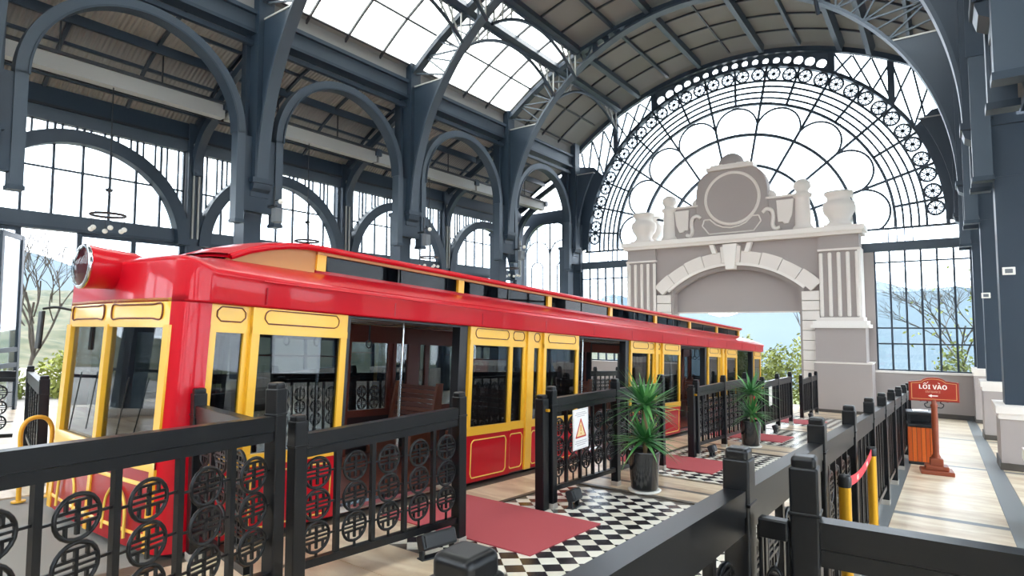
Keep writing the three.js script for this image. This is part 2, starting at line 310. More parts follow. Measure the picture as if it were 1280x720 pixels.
// ================================================================ AISLES: sheet roof, girder, glazed outer wall with arches
function aisle(side, fine) {
  const X = (d) => CX + side * d, D0 = 7.2, D1 = 10.3, Y0 = 8.75, Y1 = 6.95;
  const c = struct(side < 0 ? 'ceiling' : 'ceiling', '');
  const yA = (d) => { const t = (d - D0) / (D1 - D0); return Y0 + (Y1 - Y0) * t - 0.0 + 0.28 * Math.sin(Math.PI * t); };
  const ds = [7.2, 7.85, 8.5, 9.15, 9.75, 10.35];
  for (let k = 0; k + 1 < ZC.length; k++) {
    const za = ZC[k], zb = ZC[k + 1], n = fine ? 3 : 1, zm = (za + zb) / 2, L = Math.abs(za - zb);
    for (let i = 0; i + 1 < ds.length; i++) {
      const a = ds[i], b = ds[i + 1], ya = yA(a), yb = yA(b), len = Math.hypot(b - a, yb - ya);
      for (let j = 0; j < n; j++) {
        const z0 = za + (zb - za) * j / n, z1 = za + (zb - za) * (j + 1) / n;
        const g = new THREE.BoxGeometry(len - 0.01, 0.05, Math.abs(z1 - z0) - 0.01), p = g.attributes.position, uv = g.attributes.uv;
        for (let q = 0; q < p.count; q++) uv.setXY(q, p.getZ(q) * 1.2, p.getX(q));
        const m = add('roof_sheet', g, M.sheet, c); m.position.set(X((a + b) / 2), (ya + yb) / 2, (z0 + z1) / 2); m.rotation.z = Math.atan2(yb - ya, side * (b - a)) + (side < 0 ? Math.PI : 0);
      }
      bx('purlin', c, M.steel, X(a + 0.03), ya - (i === 2 || i === 4 ? 0.13 : 0.06), zm, 0.08, i === 2 || i === 4 ? 0.22 : 0.07, L - 0.05);
    }
    if (fine) for (let j = 0; j <= n; j++) { const z = za + (zb - za) * j / n; for (let i = 0; i + 1 < ds.length; i++) bar('rafter', c, M.steel, [X(ds[i]), yA(ds[i]) - 0.07, z], [X(ds[i + 1]), yA(ds[i + 1]) - 0.07, z], 0.07, 0.08); }
    // pale box girder hung along the middle of the aisle, with its tension rods
    const g = struct('aisle_girder', '');
    bb('girder_box', g, M.girder, X(8.5), X(8.75), 6.92, 7.26, zb + 0.05, za - 0.05);
    bb('girder_flange', g, M.iron, X(8.42), X(8.83), 7.26, 7.32, zb + 0.05, za - 0.05);
    bb('cable_tray', g, M.iron, X(9.0), X(9.06), 6.98, 7.03, zb + 0.05, za - 0.05);
    for (const f of [0.3, 0.7]) bar('hanger', g, M.iron, [X(8.62), 7.3, zb + (za - zb) * f], [X(8.62), yA(8.62) - 0.03, zb + (za - zb) * f], 0.03, 0.03);
    // outer wall of this bay
    const w = struct('window_' + (side < 0 ? 2 + k : 8 + k), '');
    const xw = X(10.2), half = L / 2 - 0.24, sill = floorY(zm) - 0.25;
    bb('transom', w, M.steelB, xw - 0.09, xw + 0.09, 3.82, 4.14, zb + 0.2, za - 0.2);
    bb('transom_lip', w, M.steel, xw - 0.13, xw + 0.13, 3.76, 3.83, zb + 0.2, za - 0.2);
    bb('head_beam', w, M.steelB, xw - 0.1, xw + 0.1, 6.28, 6.58, zb + 0.2, za - 0.2);
    bb('head_flange', w, M.iron, xw - 0.16, xw + 0.16, 6.58, 6.64, zb + 0.2, za - 0.2);
    bb('wall_plate', w, M.steel, xw - 0.12, xw + 0.12, 6.64, 7.05, zb + 0.2, za - 0.2);
    const ar = add('wall_arch', arcBar(2.13, 2.44, 0, Math.PI, 0.3, 40), M.steel, w); at(ar, xw - side * 0.12, 3.72, zm, 0, Math.PI / 2, 0);
    const nm = fine ? 8 : 4, zs = []; for (let i = 0; i <= nm; i++) zs.push(zm - half + 2 * half * i / nm);
    const ys = [4.14, 5.2, 6.28];
    for (let i = 0; i <= nm; i++) bb('mullion', w, M.steel, xw - 0.03, xw + 0.03, 4.14, 6.28, zs[i] - 0.025, zs[i] + 0.025);
    if (fine) for (let i = 0; i < 2 * nm; i++) { const zz = zs[0] + (i + 0.5) * half / nm; const dz = Math.abs(zz - zm), y0 = 3.72 + Math.sqrt(Math.max(0, 2.4 * 2.4 - dz * dz)); if (y0 < 6.2) bb('top_bar', w, M.steel, xw - 0.025, xw + 0.025, Math.max(4.14, y0), 6.28, zz - 0.02, zz + 0.02); }
    bb('glazing_rail', w, M.steel, xw - 0.03, xw + 0.03, 5.18, 5.22, zm - half, zm + half);
    for (let i = 0; i < nm; i++) for (let j = 0; j < 2; j++) bb('pane', w, M.glass, xw - 0.004, xw + 0.004, ys[j] + 0.02, ys[j + 1] - 0.02, zs[i] + 0.026, zs[i + 1] - 0.026);
    // lower part: fixed lights and tall glazed doors
    const nl = fine ? 4 : 2, yl = [sill, sill + 1.0, 2.6, 3.76];
    for (let i = 0; i <= nl; i++) { const z = zm - half + 2 * half * i / nl; bb('door_stile', w, M.steel, xw - 0.04, xw + 0.04, sill, 3.78, z - 0.05, z + 0.05); }
    if (side < 0 && k >= 3) bb('dado', w, M.stucco, xw - 0.1, xw + 0.1, sill, sill + 1.02, zm - half, zm + half);
    const open = side < 0 && k === 2;
    for (let i = 0; i < nl; i++) { if (open && i === 2) continue; const z0 = zm - half + 2 * half * i / nl, z1 = zm - half + 2 * half * (i + 1) / nl; for (const y of [sill + 0.06, sill + 1.0, 2.6, 3.72]) bb('door_rail', w, M.steel, xw - 0.035, xw + 0.035, y - 0.04, y + 0.04, z0 + 0.05, z1 - 0.05); for (let j = 0; j < 3; j++) bb('pane', w, M.glass, xw - 0.004, xw + 0.004, yl[j] + 0.05, yl[j + 1] - 0.05, z0 + 0.055, z1 - 0.055); }
  }
  if (side < 0) { // glazed door leaf standing open in the nearest bay
    const d = struct('door_1', 'tall glazed door leaf standing open at the far left', [X(10.2) + 0.08, 0, -4.33]); d.rotation.y = -0.62; const y0 = -0.45;
    for (const x of [0, 0.92]) bb('stile', d, M.steel, x - 0.05, x + 0.05, y0, 3.55, -0.03, 0.03); for (const y of [y0 + 0.08, 0.72, 1.05, 3.5]) bb('rail', d, M.steel, 0, 0.92, y - 0.05, y + 0.05, -0.025, 0.025);
    for (const [a, b] of [[y0 + 0.13, 0.67], [0.77, 1.0], [1.1, 3.45]]) bb('pane', d, M.glass, 0.05, 0.87, a, b, -0.004, 0.004);
  }
  ZC.forEach((z) => {
    const p = struct('wall_column', ''); const xw = X(10.2);
    bb('post', p, M.steel, xw - 0.2, xw + 0.2, floorY(z) - 0.4, 7.05, z - 0.2, z + 0.2);
    bb('post_rib', p, M.girder, X(9.95), X(9.99), 3.9, 6.5, z - 0.09, z - 0.05);
    bb('post_rib', p, M.girder, X(9.95), X(9.99), 3.9, 6.5, z + 0.05, z + 0.09);
    at(add('bracket', arcBar(1.5, 1.72, side < 0 ? Math.PI / 2 : 0, side < 0 ? Math.PI : Math.PI / 2, 0.22, 20), M.steel, p), X(8.42), 5.62, z);
    bar('bracket_tie', p, M.steel, [X(9.95), 7.0, z], [X(7.4), 8.35, z], 0.14, 0.2);
  });
}
aisle(-1, true); aisle(1, false);
// ================================================================ FAR WALL with the great fan window
const FZ = -24;
{
  const w = struct('wall_far', '');
  const low = floorY(FZ) - 0.2;
  bb('dado', w, M.greige, -2.3, 4.2, low, 0.0, FZ - 0.15, FZ + 0.15);
  bb('dado_sill', w, M.trim, -1.95, 0.72, 0.0, 0.07, FZ - 0.12, FZ + 0.2);
  bb('dado', w, M.greige, -17, -10.4, low, 0.0, FZ - 0.15, FZ + 0.15);
  bb('jamb_panel', w, M.greige, -2.4, -1.9, 0, 4.1, FZ - 0.15, FZ + 0.13);
  bb('skirting', w, M.skirt, -2.3, 4.2, floorY(FZ) - 0.02, floorY(FZ) + 0.16, FZ + 0.15, FZ + 0.18);
  bb('transom_beam', w, M.steelB, -13.6, 0.8, 4.12, 4.42, FZ - 0.14, FZ + 0.14);
  bb('end_post', w, M.steel, 0.76, 1.15, 0, 8.2, FZ - 0.15, FZ + 0.15);
  bb('end_post', w, M.steel, -13.95, -13.4, low, 8.2, FZ - 0.15, FZ + 0.15);
  // behind the gate, between its piers and the fan window
  const g = struct('window_14', 'great fan window in the far wall with rings of wheel medallions');
  const GY = 5.05, mul = (name, R0, R1, depth = 0.08, a0 = -0.02, a1 = Math.PI + 0.02) => at(add(name, arcBar(R0, R1, a0, a1, depth, 96), M.steel, g), CX, GY, FZ);
  mul('outer_ring', 6.57, 6.68, 0.3); mul('ring', 6.02, 6.09); mul('ring', 5.81, 5.875); mul('ring', 5.59, 5.655); mul('ring', 5.37, 5.435); mul('ring', 5.13, 5.22, 0.14); mul('ring', 3.93, 4.03, 0.14); mul('ring', 2.74, 2.84, 0.14);
  bb('base_bar', g, M.steel, -13.2, 0.5, 4.86, 4.93, FZ - 0.05, FZ + 0.05);
  const ST = 10.45 * DEG, pt = (R, a) => [CX + R * Math.cos(a), GY + R * Math.sin(a), FZ];
  for (let i = -8; i <= 8; i++) {
    const a = Math.PI / 2 + i * ST, main = Math.abs(i) % 2 === 1;
    bar(main ? 'main_spoke' : 'short_spoke', g, M.steel, pt(main ? 0.3 : 5.18, a), pt(6.64, a), main ? 0.09 : 0.07, 0.08);
  }
  for (let i = -8; i <= 8; i += 2) {                         // petals between the main spokes
    const a = Math.PI / 2 + i * ST, pts = [], r = 0.79, c = pt(4.28, a), lo = Math.abs(i) === 8 ? -20 : -28;
    for (let q = 0; q <= 24; q++) { const b = a - Math.PI / 2 + (lo + (180 - 2 * lo) * q / 24) * DEG; pts.push([c[0] + r * Math.cos(b), Math.max(4.9, c[1] + r * Math.sin(b)), FZ]); }
    add('petal', tube(pts, 0.04, 40, 6), M.steel, g);
  }
  // wheel medallions
  const wheel = [new THREE.TorusGeometry(0.235, 0.032, 6, 24), new THREE.TorusGeometry(0.05, 0.016, 5, 10)];
  for (let i = 0; i < 4; i++) { const b = new THREE.BoxGeometry(0.44, 0.034, 0.03); b.rotateZ(i * Math.PI / 4); wheel.push(b); }
  for (let i = 0; i < 8; i++) { const b = new THREE.TorusGeometry(0.05, 0.011, 4, 8, Math.PI); b.rotateZ(-Math.PI / 2); b.translate(0.15, 0, 0); b.rotateZ((i + 0.5) * Math.PI / 4); wheel.push(b); }
  const wg = mergeGeometries(wheel.map((q) => q.toNonIndexed()));
  for (let i = 0; i < 34; i++) { const a = Math.PI / 2 + (i - 16.5) * ST / 2; const m = add('medallion', wg, M.steel, g); m.position.set(...pt(6.32, a)); m.rotation.z = a; if (i % 2) bar('divider', g, M.steel, pt(6.06, a - ST / 4 - 0 + 0), pt(6.64, a - ST / 4), 0.03, 0.04); }
  // panes: sectors between rings and spokes
  const RG = [0.2, 2.74, 3.93, 5.13, 6.05, 6.62];
  for (let q = 0; q + 1 < RG.length; q++) {
    const step = q < 3 ? 2 * ST : ST, n = q < 3 ? 8 : 16, geo = extr(arcShape(RG[q], RG[q + 1], -step / 2, step / 2), 0.008, 10);
    for (let i = 0; i < n; i++) { const m = add('pane', geo, M.glass, g); at(m, CX, GY, FZ, 0, 0, Math.PI / 2 + (i - (n - 1) / 2) * step); }
  }
  for (const s of [-1, 1]) { // narrow remainders beside the springing
    const h = extr(arcShape(2.8, 6.62, 0, Math.PI / 2 - 8 * ST), 0.008, 8);
    const m = add('pane', h, M.glass, g); at(m, CX, GY, FZ, 0, s < 0 ? Math.PI : 0, 0);
  }
  bb('pane', g, M.glass, -13.2, -10.6, 4.42, 4.86, FZ - 0.004, FZ + 0.004); bb('pane', g, M.glass, -2.2, 0.5, 4.42, 4.86, FZ - 0.004, FZ + 0.004);
  for (const x of [-13.0, -12.05, -11.83, -11.6, -11.35, -1.45, -1.2, -0.98, -0.75]) bb('short_bar', g, M.steel, x - 0.015, x + 0.015, 4.42, 4.88, FZ - 0.03, FZ + 0.03);

  // spandrels above the ring: glass with crossing lattice at the sides, a plate with round holes at the crown
  const sp = struct('window_15', 'lattice glazing between the fan window and the roof');
  const ringTop = (d) => GY + Math.sqrt(Math.max(0, 6.68 ** 2 - d * d));
  for (const s of [-1, 1]) {
    const pts = []; for (let i = 0; i <= 14; i++) { const d = 3.45 + (6.62 - 3.45) * i / 14; pts.push([s * d, ringTop(d) - 0.02]); } pts.push([s * 6.95, 7.9]); for (let i = 0; i <= 14; i++) { const d = 6.95 - (6.95 - 3.45) * i / 14; pts.push([s * d, roofY(d) - 0.2]); }
    at(add('pane', extr(poly(pts), 0.008), M.glass, sp), CX, 0, FZ);
    for (let i = 0; i < 6; i++) { const d = 3.5 + i * 0.58, e = d + 0.55; bar('lattice_bar', sp, M.steelB, [CX + s * d, ringTop(d), FZ], [CX + s * e, roofY(e) - 0.2, FZ], 0.075, 0.06); bar('lattice_bar', sp, M.steelB, [CX + s * d, roofY(d) - 0.2, FZ], [CX + s * e, ringTop(Math.min(e, 6.6)), FZ], 0.075, 0.06); }
    for (const d of [3.4, 5.2]) bar('lattice_post', sp, M.steel, [CX + s * d, ringTop(d), FZ], [CX + s * d, roofY(d) - 0.1, FZ], 0.16, 0.2);
    const cp = [[7.15, 4.9]]; for (let i = 0; i <= 12; i++) { const a = 29 * DEG * i / 12; cp.push([6.66 * Math.cos(a), GY + 6.66 * Math.sin(a)]); } cp.push([6.3, 8.75], [7.15, 8.9]); at(add('corner_plate', extr(poly(cp.map(([x, y]) => [s * x, y])), 0.12), M.steel, sp), CX, 0, FZ);
  }
  const sh = new THREE.Shape(), a = [], b = [];
  for (let i = 0; i <= 28; i++) { const d = -3.45 + 6.9 * i / 28; a.push([d, ringTop(d) - 0.03]); b.push([d, roofY(d) + 0.1]); }
  [...a, ...b.reverse()].forEach(([x, y], i) => (i ? sh.lineTo(x, y) : sh.moveTo(x, y))); sh.closePath();
  for (let i = -8; i <= 8; i++) { const d = i * 0.385, y0 = ringTop(d), y1 = roofY(d) - 0.05, r = Math.max(0.115, Math.min(0.17, (y1 - y0 - 0.2) * 0.42)); const h = new THREE.Path(); h.absarc(d, y0 + r + 0.02, r, 0, Math.PI * 2, true); sh.holes.push(h); }
  at(add('pierced_plate', extr(sh, 0.08, 16), M.steelB, sp), CX, 0, FZ);
  at(add('verge_beam', arcBar(RR - 0.2, RR + 0.05, Math.PI / 2 - Math.asin(7.1 / RR), Math.PI / 2 + Math.asin(7.1 / RR), 0.2, 64), M.steel, sp), CX, RY, FZ + 0.2);
  at(add('end_soffit', arcBar(RR - 0.02, RR + 0.06, Math.PI / 2 - Math.asin(7.1 / RR), Math.PI / 2 + Math.asin(7.1 / RR), 0.95, 64), M.ceilB, sp), CX, RY, -23.7);

  // windows under the transom, right and left of the gate
  const win = (n, x0, x1, y0, ys, nx) => {
    const v = struct('window_' + n, '');
    for (let i = 0; i <= nx; i++) { const x = x0 + (x1 - x0) * i / nx; bb('mullion', v, M.steel, x - 0.03, x + 0.03, y0, 4.12, FZ - 0.04, FZ + 0.04); }
    const yy = [y0, ...ys, 4.12];
    for (const y of [y0 + 0.02, ...ys]) bb('glazing_rail', v, M.steel, x0, x1, y - 0.025, y + 0.025, FZ - 0.03, FZ + 0.03);
    for (let i = 0; i < nx; i++) for (let j = 0; j + 1 < yy.length; j++) bb('pane', v, M.glass, x0 + (x1 - x0) * i / nx + 0.03, x0 + (x1 - x0) * (i + 1) / nx - 0.03, yy[j] + 0.026, yy[j + 1] - 0.026, FZ - 0.004, FZ + 0.004);
  };
  win(16, -1.88, 0.76, 0.07, [0.97, 1.5, 3.74], 6);
  win(17, -13.35, -10.6, 0.02, [1.0, 3.66], 7);

  // end window of the far aisle: two pointed lights with small arches
  const e = struct('window_18', 'tall arched window at the end of the aisle beyond the tram');
  const ex = -15.1;
  at(add('arch', arcBar(1.42, 1.72, 0, Math.PI, 0.25, 32), M.steel, e), ex, 5.05, FZ);
  for (const s of [-1, 1]) { bb('jamb', e, M.steel, ex + s * 1.57 - 0.15, ex + s * 1.57 + 0.15, low, 5.05, FZ - 0.12, FZ + 0.12);
    at(add('tracery_arch', arcBar(0.66, 0.7, 0, Math.PI, 0.05, 24), M.steel, e), ex + s * 0.7, 4.9, FZ);
    at(add('tracery_arch', arcBar(0.31, 0.35, 0, Math.PI, 0.05, 24), M.steel, e), ex + s * 0.72, 4.25, FZ);
    for (const q of [-0.33, 0.33]) bb('tracery_bar', e, M.steel, ex + s * 0.72 + q - 0.02, ex + s * 0.72 + q + 0.02, 2.95, 4.25, FZ - 0.025, FZ + 0.025);
    for (const q of [0.25, 0.72, 1.15]) bb('upper_bar', e, M.steel, ex + s * q - 0.015, ex + s * q + 0.015, s * q && q === 0.72 ? 4.6 : 5.4, 5.05 + Math.sqrt(1.42 ** 2 - q * q), FZ - 0.025, FZ + 0.025); 
    for (const q of [0.35, 0.72, 1.1]) bb('lower_bar', e, M.steel, ex + s * q - 0.02, ex + s * q + 0.02, 0, 2.9, FZ - 0.025, FZ + 0.025);
    bb('pane', e, M.glass, ex + (s < 0 ? -1.42 : 0.03), ex + (s < 0 ? -0.03 : 1.42), 0, 5.05, FZ - 0.004, FZ + 0.004); }
  bb('centre_bar', e, M.steel, ex - 0.03, ex + 0.03, 0, 6.47, FZ - 0.03, FZ + 0.03);
  for (const y of [1.0, 2.6, 2.92]) bb('glazing_rail', e, M.steel, ex - 1.42, ex + 1.42, y - 0.03, y + 0.03, FZ - 0.03, FZ + 0.03);
  at(add('pane', extr((() => { const s = new THREE.Shape(); s.absarc(0, 0, 1.42, 0, Math.PI, false); s.closePath(); return s; })(), 0.008), M.glass, e), ex, 5.05, FZ);
  // wall above that window, open to the sky only in a lunette near the column
  const sh2 = poly([[-16.9, 5.05], [-16.67, 5.05], [-16.67, 6.4], [-13.4, 6.4], [-13.4, 7.0], [-14.6, 7.0], [-16.9, 6.95]]);
  at(add('gable_plate', extr(sh2, 0.1), M.steel, e), 0, 0, FZ);
  // the far wall of the other aisle
  bb('end_screen', w, M.steel, 1.15, 4.2, 4.1, 8.6, FZ - 0.1, FZ + 0.1);
}

// ================================================================ BACK WALL behind the viewer
{
  const w = struct('wall_back', '');
  const z = 7.7;
  bb('base_wall', w, M.greige, -17, 4.2, -0.5, 3.9, z - 0.15, z + 0.15); bb('string_course', w, M.stucco, -17, 4.2, 3.9, 4.1, z - 0.2, z + 0.18);
  for (let i = 0; i <= 7; i++) { const x = -13.4 + 2 * i; bb('mullion', w, M.steel, x - 0.05, x + 0.05, 4.1, Math.min(11.9, roofY(x - CX) - 0.1), z - 0.05, z + 0.05); }
  for (const y of [4.15, 7.2]) bb('glazing_rail', w, M.steel, -16.6, 3.8, y - 0.06, y + 0.06, z - 0.05, z + 0.05);
  for (let i = 0; i < 7; i++) for (const [y0, y1] of [[4.15, 7.2], [7.2, 9.6]]) bb('pane', w, M.glass, -13.35 + 2 * i, -11.45 + 2 * i, y0 + 0.06, y1 - 0.06, z - 0.004, z + 0.004);
}

// ================================================================ THE STONE GATE the track leaves through
{
  const g = thing('station_gate', 'pale stone archway with round cartouche, urns and fluted piers at the far end', 'archway', [CX, 0, -23]);
  const low = floorY(-23) - 0.15, Z0 = 0, B = (n, m, x0, x1, y0, y1, z0, z1, p = g) => bb(n, p, m, x0, x1, y0, y1, z0, z1);
  for (const s of [-1, 1]) {
    const X = (d) => s * d;
    B('pedestal', M.greige, X(2.75), X(4.45), low, 0.31, -0.75, 0.32); B('pedestal_lip', M.stucco, X(2.73), X(4.47), 0.31, 0.36, -0.77, 0.34);
    B('pedestal', M.greige, X(2.8), X(4.3), 0.36, 1.5, -0.72, 0.25); B('skirting', M.skirt, X(2.73), X(4.47), floorY(-23) - 0.05, floorY(-23) + 0.12, -0.7, 0.335);
    const cap = B('pier_cap', M.trim, X(2.68), X(4.42), 1.5, 1.62, -0.8, 0.36); B('cap_moulding', M.trim, X(2.74), X(4.36), 1.62, 1.74, -0.76, 0.3); B('cap_moulding', M.stucco, X(2.85), X(4.26), 1.74, 1.86, -0.74, 0.24);
    B('pier_core', M.greige, X(2.98), X(4.16), 1.86, 4.15, -0.7, 0.1);
    for (let i = 0; i < 5; i++) { const d = 2.96 + i * 0.272; rb('flute_rib', g, M.stucco, X(d + 0.06), 2.98, 0.13, 0.12, 2.2, 0.1, 0.045); }
    B('side_rib', M.trim, X(4.12), X(4.22), 1.86, 4.15, -0.72, 0.14);
    B('neck_band', M.stucco, X(2.93), X(4.22), 4.13, 4.2, -0.74, 0.2); B('frieze_block', M.greige, X(2.96), X(4.18), 4.2, 4.66, -0.72, 0.16);
    // rusticated jamb
    for (let i = 0; i < 13; i++) { const y0 = low + 0.15 + i * 0.345; if (y0 + 0.33 > 3.1) break; rb('jamb_block', g, M.stucco, X(2.66), y0 + 0.165, 0.0, 0.56, 0.325, 0.22, 0.015); }
    B('jamb_core', M.greige, X(2.42), X(2.98), low, 2.95, -0.7, -0.06);
    B('inner_jamb', M.greige, X(2.3), X(2.44), low, 3.0, -0.7, 0.02);
    // urn
    const u = add('urn', lathe([[0, 0], [0.37, 0], [0.37, 0.1], [0.3, 0.17], [0.34, 0.3], [0.45, 0.44], [0.49, 0.6], [0.47, 0.74], [0.38, 0.8], [0.34, 0.87], [0.36, 0.96], [0.43, 1.03], [0.43, 1.1], [0.3, 1.12], [0, 1.07]], 24), M.stucco, g); u.position.set(X(3.58), 4.98, -0.2); u.scale.set(1.05, 1.1, 1.05); const u2 = u.clone(); u2.name = 'urn'; u2.position.z = -1.25; g.add(u2); B('rear_plinth', M.stucco, X(3.1), X(4.05), 4.6, 4.985, -1.7, -0.8);
    B('urn_plinth', M.stucco, X(3.15), X(4.0), 4.95, 5.03, -0.6, 0.2);
    // small post with ball finial, behind it its twin at the back of the gate
    for (const [zz, dd] of [[-0.15, 2.45]]) {
      const p = add(zz > -0.3 ? 'finial_post' : 'rear_post', lathe([[0, 0], [0.34, 0], [0.34, 0.1], [0.27, 0.2], [0.24, 1.15], [0.3, 1.2], [0.33, 1.3], [0.22, 1.36], [0.2, 1.42], [0.29, 1.56], [0.27, 1.72], [0.14, 1.83], [0, 1.86]], 20), M.stucco, g); p.position.set(X(dd), 4.95, zz);
    }
    // curved side wing with recessed panel and scroll
    at(add('wing', extr(poly([[1.3, 4.95], [2.32, 4.95], [2.3, 5.7], [2.26, 6.22], [1.3, 6.22]].map(([a, y]) => [X(a), y])), 0.3), M.greige, g), 0, 0, -0.2);
    B('wing_lip', M.stucco, X(1.25), X(2.3), 6.2, 6.28, -0.36, 0.02);
    at(add('wing_panel', extr(poly([[1.62, 6.1], [2.18, 6.1], [2.12, 5.55], [2.0, 5.25], [1.86, 5.25], [1.8, 5.33], [1.66, 5.33]].map(([a, y]) => [X(a), y])), 0.06, 8, 0.012), M.stucco, g), 0, 0, -0.03);
    add('scroll', tube([[X(1.14), 5.72, 0.0], [X(1.28), 5.83, 0.02], [X(1.45), 5.76, 0.02], [X(1.5), 5.5, 0.02], [X(1.48), 5.22, 0.02], [X(1.56), 5.08, 0.02], [X(1.72), 5.12, 0.0]], 0.075, 28, 8), M.stucco, g);
    add('shell', lathe([[0, 0], [0.16, 0.02], [0.2, 0.14], [0.1, 0.28], [0, 0.32]], 12), M.stucco, g).position.set(X(1.38), 6.26, -0.3);
  }
  // cornice, spandrel wall with the arch cut out, board that fills the arch
  B('cornice', M.stucco, -4.3, 4.3, 4.66, 4.78, -0.78, 0.3); B('cornice_top', M.trim, -4.36, 4.36, 4.78, 4.95, -0.84, 0.38);
  const R = 3.62, yc = 3.83 - R, a0 = Math.acos(2.44 / R);
  const sh = poly([[-2.98, 2.9], [-2.98, 4.68], [2.98, 4.68], [2.98, 2.9]]);
  const hole = new THREE.Path(); hole.moveTo(2.44, 2.9); hole.lineTo(2.44, yc + R * Math.sin(a0)); hole.absarc(0, yc, R, a0, Math.PI - a0, false); hole.lineTo(-2.44, 2.9); hole.closePath();
  const wall = new THREE.Shape(); wall.moveTo(2.98, 2.88); wall.lineTo(2.98, 4.68); wall.lineTo(-2.98, 4.68); wall.lineTo(-2.98, 2.88); wall.lineTo(-2.44, 2.88); for (let i = 0; i <= 20; i++) { const a = Math.PI - a0 + (2 * a0 - Math.PI) * i / 20; wall.lineTo(R * Math.cos(a), yc + R * Math.sin(a)); } wall.lineTo(2.44, 2.88); wall.closePath();
  at(add('spandrel_wall', extr(wall, 0.7), M.greige, g), 0, 0, -0.35);
  B('arch_board', M.greige, -2.4, 2.4, 2.09, 3.86, -0.62, -0.5); B('board_lip', M.stucco, -2.32, 2.32, 2.05, 2.1, -0.6, -0.46);
  at(add('archivolt', arcBar(R + 0.0, R + 0.1, a0, Math.PI - a0, 0.12, 40), M.trim, g), 0, yc, 0.06);
  at(add('inner_moulding', arcBar(R - 0.14, R + 0.02, a0 - 0.01, Math.PI - a0 + 0.01, 0.3, 40), M.greige, g), 0, yc, -0.25);
  const nv = 9; for (let i = 0; i < nv; i++) { const b0 = a0 - 0.07 + (Math.PI - 2 * a0 + 0.14) * i / nv, b1 = a0 - 0.07 + (Math.PI - 2 * a0 + 0.14) * (i + 1) / nv, up = i % 2; at(add('voussoir', arcBar(R + 0.1, R + (i === 4 ? 0.72 : up ? 0.53 : 0.56), b0 + 0.003, b1 - 0.003, i === 4 ? 0.3 : 0.2, 6), M.stucco, g), 0, yc, 0.05); }
  at(add('keystone', extr(poly([[-0.16, 3.68], [0.16, 3.68], [0.26, 4.62], [-0.26, 4.62]]), 0.34), M.trim, g), 0, 0, 0.12);
  for (const s of [-1, 1]) at(add('key_ear', extr(poly([[s * 0.5, 4.3], [s * 0.66, 4.28], [s * 0.78, 4.64], [s * 0.62, 4.64]]), 0.26), M.trim, g), 0, 0, 0.1);
  // cartouche: shaped body, ring, panel, crown
  const body = new THREE.Shape(); body.moveTo(-1.72, 4.95); body.lineTo(1.72, 4.95); body.lineTo(1.5, 5.35); body.lineTo(1.32, 5.75); body.lineTo(1.3, 6.55);
  for (let i = 0; i <= 12; i++) { const a = i / 12; body.lineTo(1.3 - 0.66 * a * a, 6.55 + 0.95 * Math.sin(a * Math.PI / 2)); } body.lineTo(-0.64, 7.5); for (let i = 12; i >= 0; i--) { const a = i / 12; body.lineTo(-1.3 + 0.66 * a * a, 6.55 + 0.95 * Math.sin(a * Math.PI / 2)); } body.lineTo(-1.3, 5.75); body.lineTo(-1.5, 5.35); body.closePath();
  at(add('cartouche_body', extr(body, 0.5, 12, 0.02), M.greige, g), 0, 0, -0.25);
  add('cartouche_ring', new THREE.TorusGeometry(0.98, 0.06, 10, 56), M.stucco, g).position.set(0.05, 6.38, 0.03);
  at(add('cartouche_disc', new THREE.CylinderGeometry(0.95, 0.95, 0.04, 48), M.greige, g), 0.05, 6.38, 0.025, Math.PI / 2);
  const pb = [[-1.0, 5.64], [-1.08, 5.42], [-0.82, 5.08], [0.82, 5.08], [1.08, 5.42], [1.0, 5.64], [0.78, 5.64], [0.55, 5.42], [0.3, 5.31], [0, 5.27], [-0.3, 5.31], [-0.55, 5.42], [-0.78, 5.64]], pbc = new THREE.CurvePath(); pb.forEach((p, q) => { const n = pb[(q + 1) % pb.length]; pbc.add(new THREE.LineCurve3(V(p[0], p[1], 0.03), V(n[0], n[1], 0.03))); });
  add('panel_bead', new THREE.TubeGeometry(pbc, 160, 0.03, 5, true), M.stucco, g);
  B('crown_cornice', M.stucco, -0.86, 0.86, 7.5, 7.64, -0.5, 0.14); B('crown_cornice', M.trim, -0.72, 0.72, 7.64, 7.72, -0.45, 0.08);
  const dome = add('crown_dome', new THREE.SphereGeometry(0.48, 24, 12, 0, Math.PI * 2, 0, Math.PI / 2), M.greige, g); dome.position.set(0, 7.7, -0.2); dome.scale.set(1, 0.95, 0.7);
}
// ================================================================ THE TRAM (platform frame; x across, right side +1.25)
function tramOutline(d) {                                    // plan at inset d, from the rear right corner round the front to the rear left
  const w = 1.15, pts = [], zb = -19.62 + Math.min(d, 0.3), i0 = Math.max(0, d);
  pts.push([w - d, zb]); for (let i = 1; i <= 12; i++) pts.push([w - d, zb + (-2.32 - i0 * 0.95 - zb) * i / 12]);
  const ax = Math.max(0.02, 1.0 - i0 * 0.92 - Math.min(0, d) * 0.8), az = (x) => -2.03 - d - 0.05 * (x / 1.0) ** 2;
  const A = [w - d, -2.32 - i0 * 0.95], C = [ax, az(ax)], K = [w - d, az(ax) - 0.02];
  for (let i = 1; i <= 10; i++) { const t = i / 10; pts.push([(1 - t) ** 2 * A[0] + 2 * t * (1 - t) * K[0] + t * t * C[0], (1 - t) ** 2 * A[1] + 2 * t * (1 - t) * K[1] + t * t * C[1]]); }
  for (let i = 1; i <= 12; i++) { const x = ax * (1 - i / 12); pts.push([x, az(x)]); }
  return [...pts, ...pts.slice(0, -1).reverse().map(([x, z]) => [-x, z])];
}
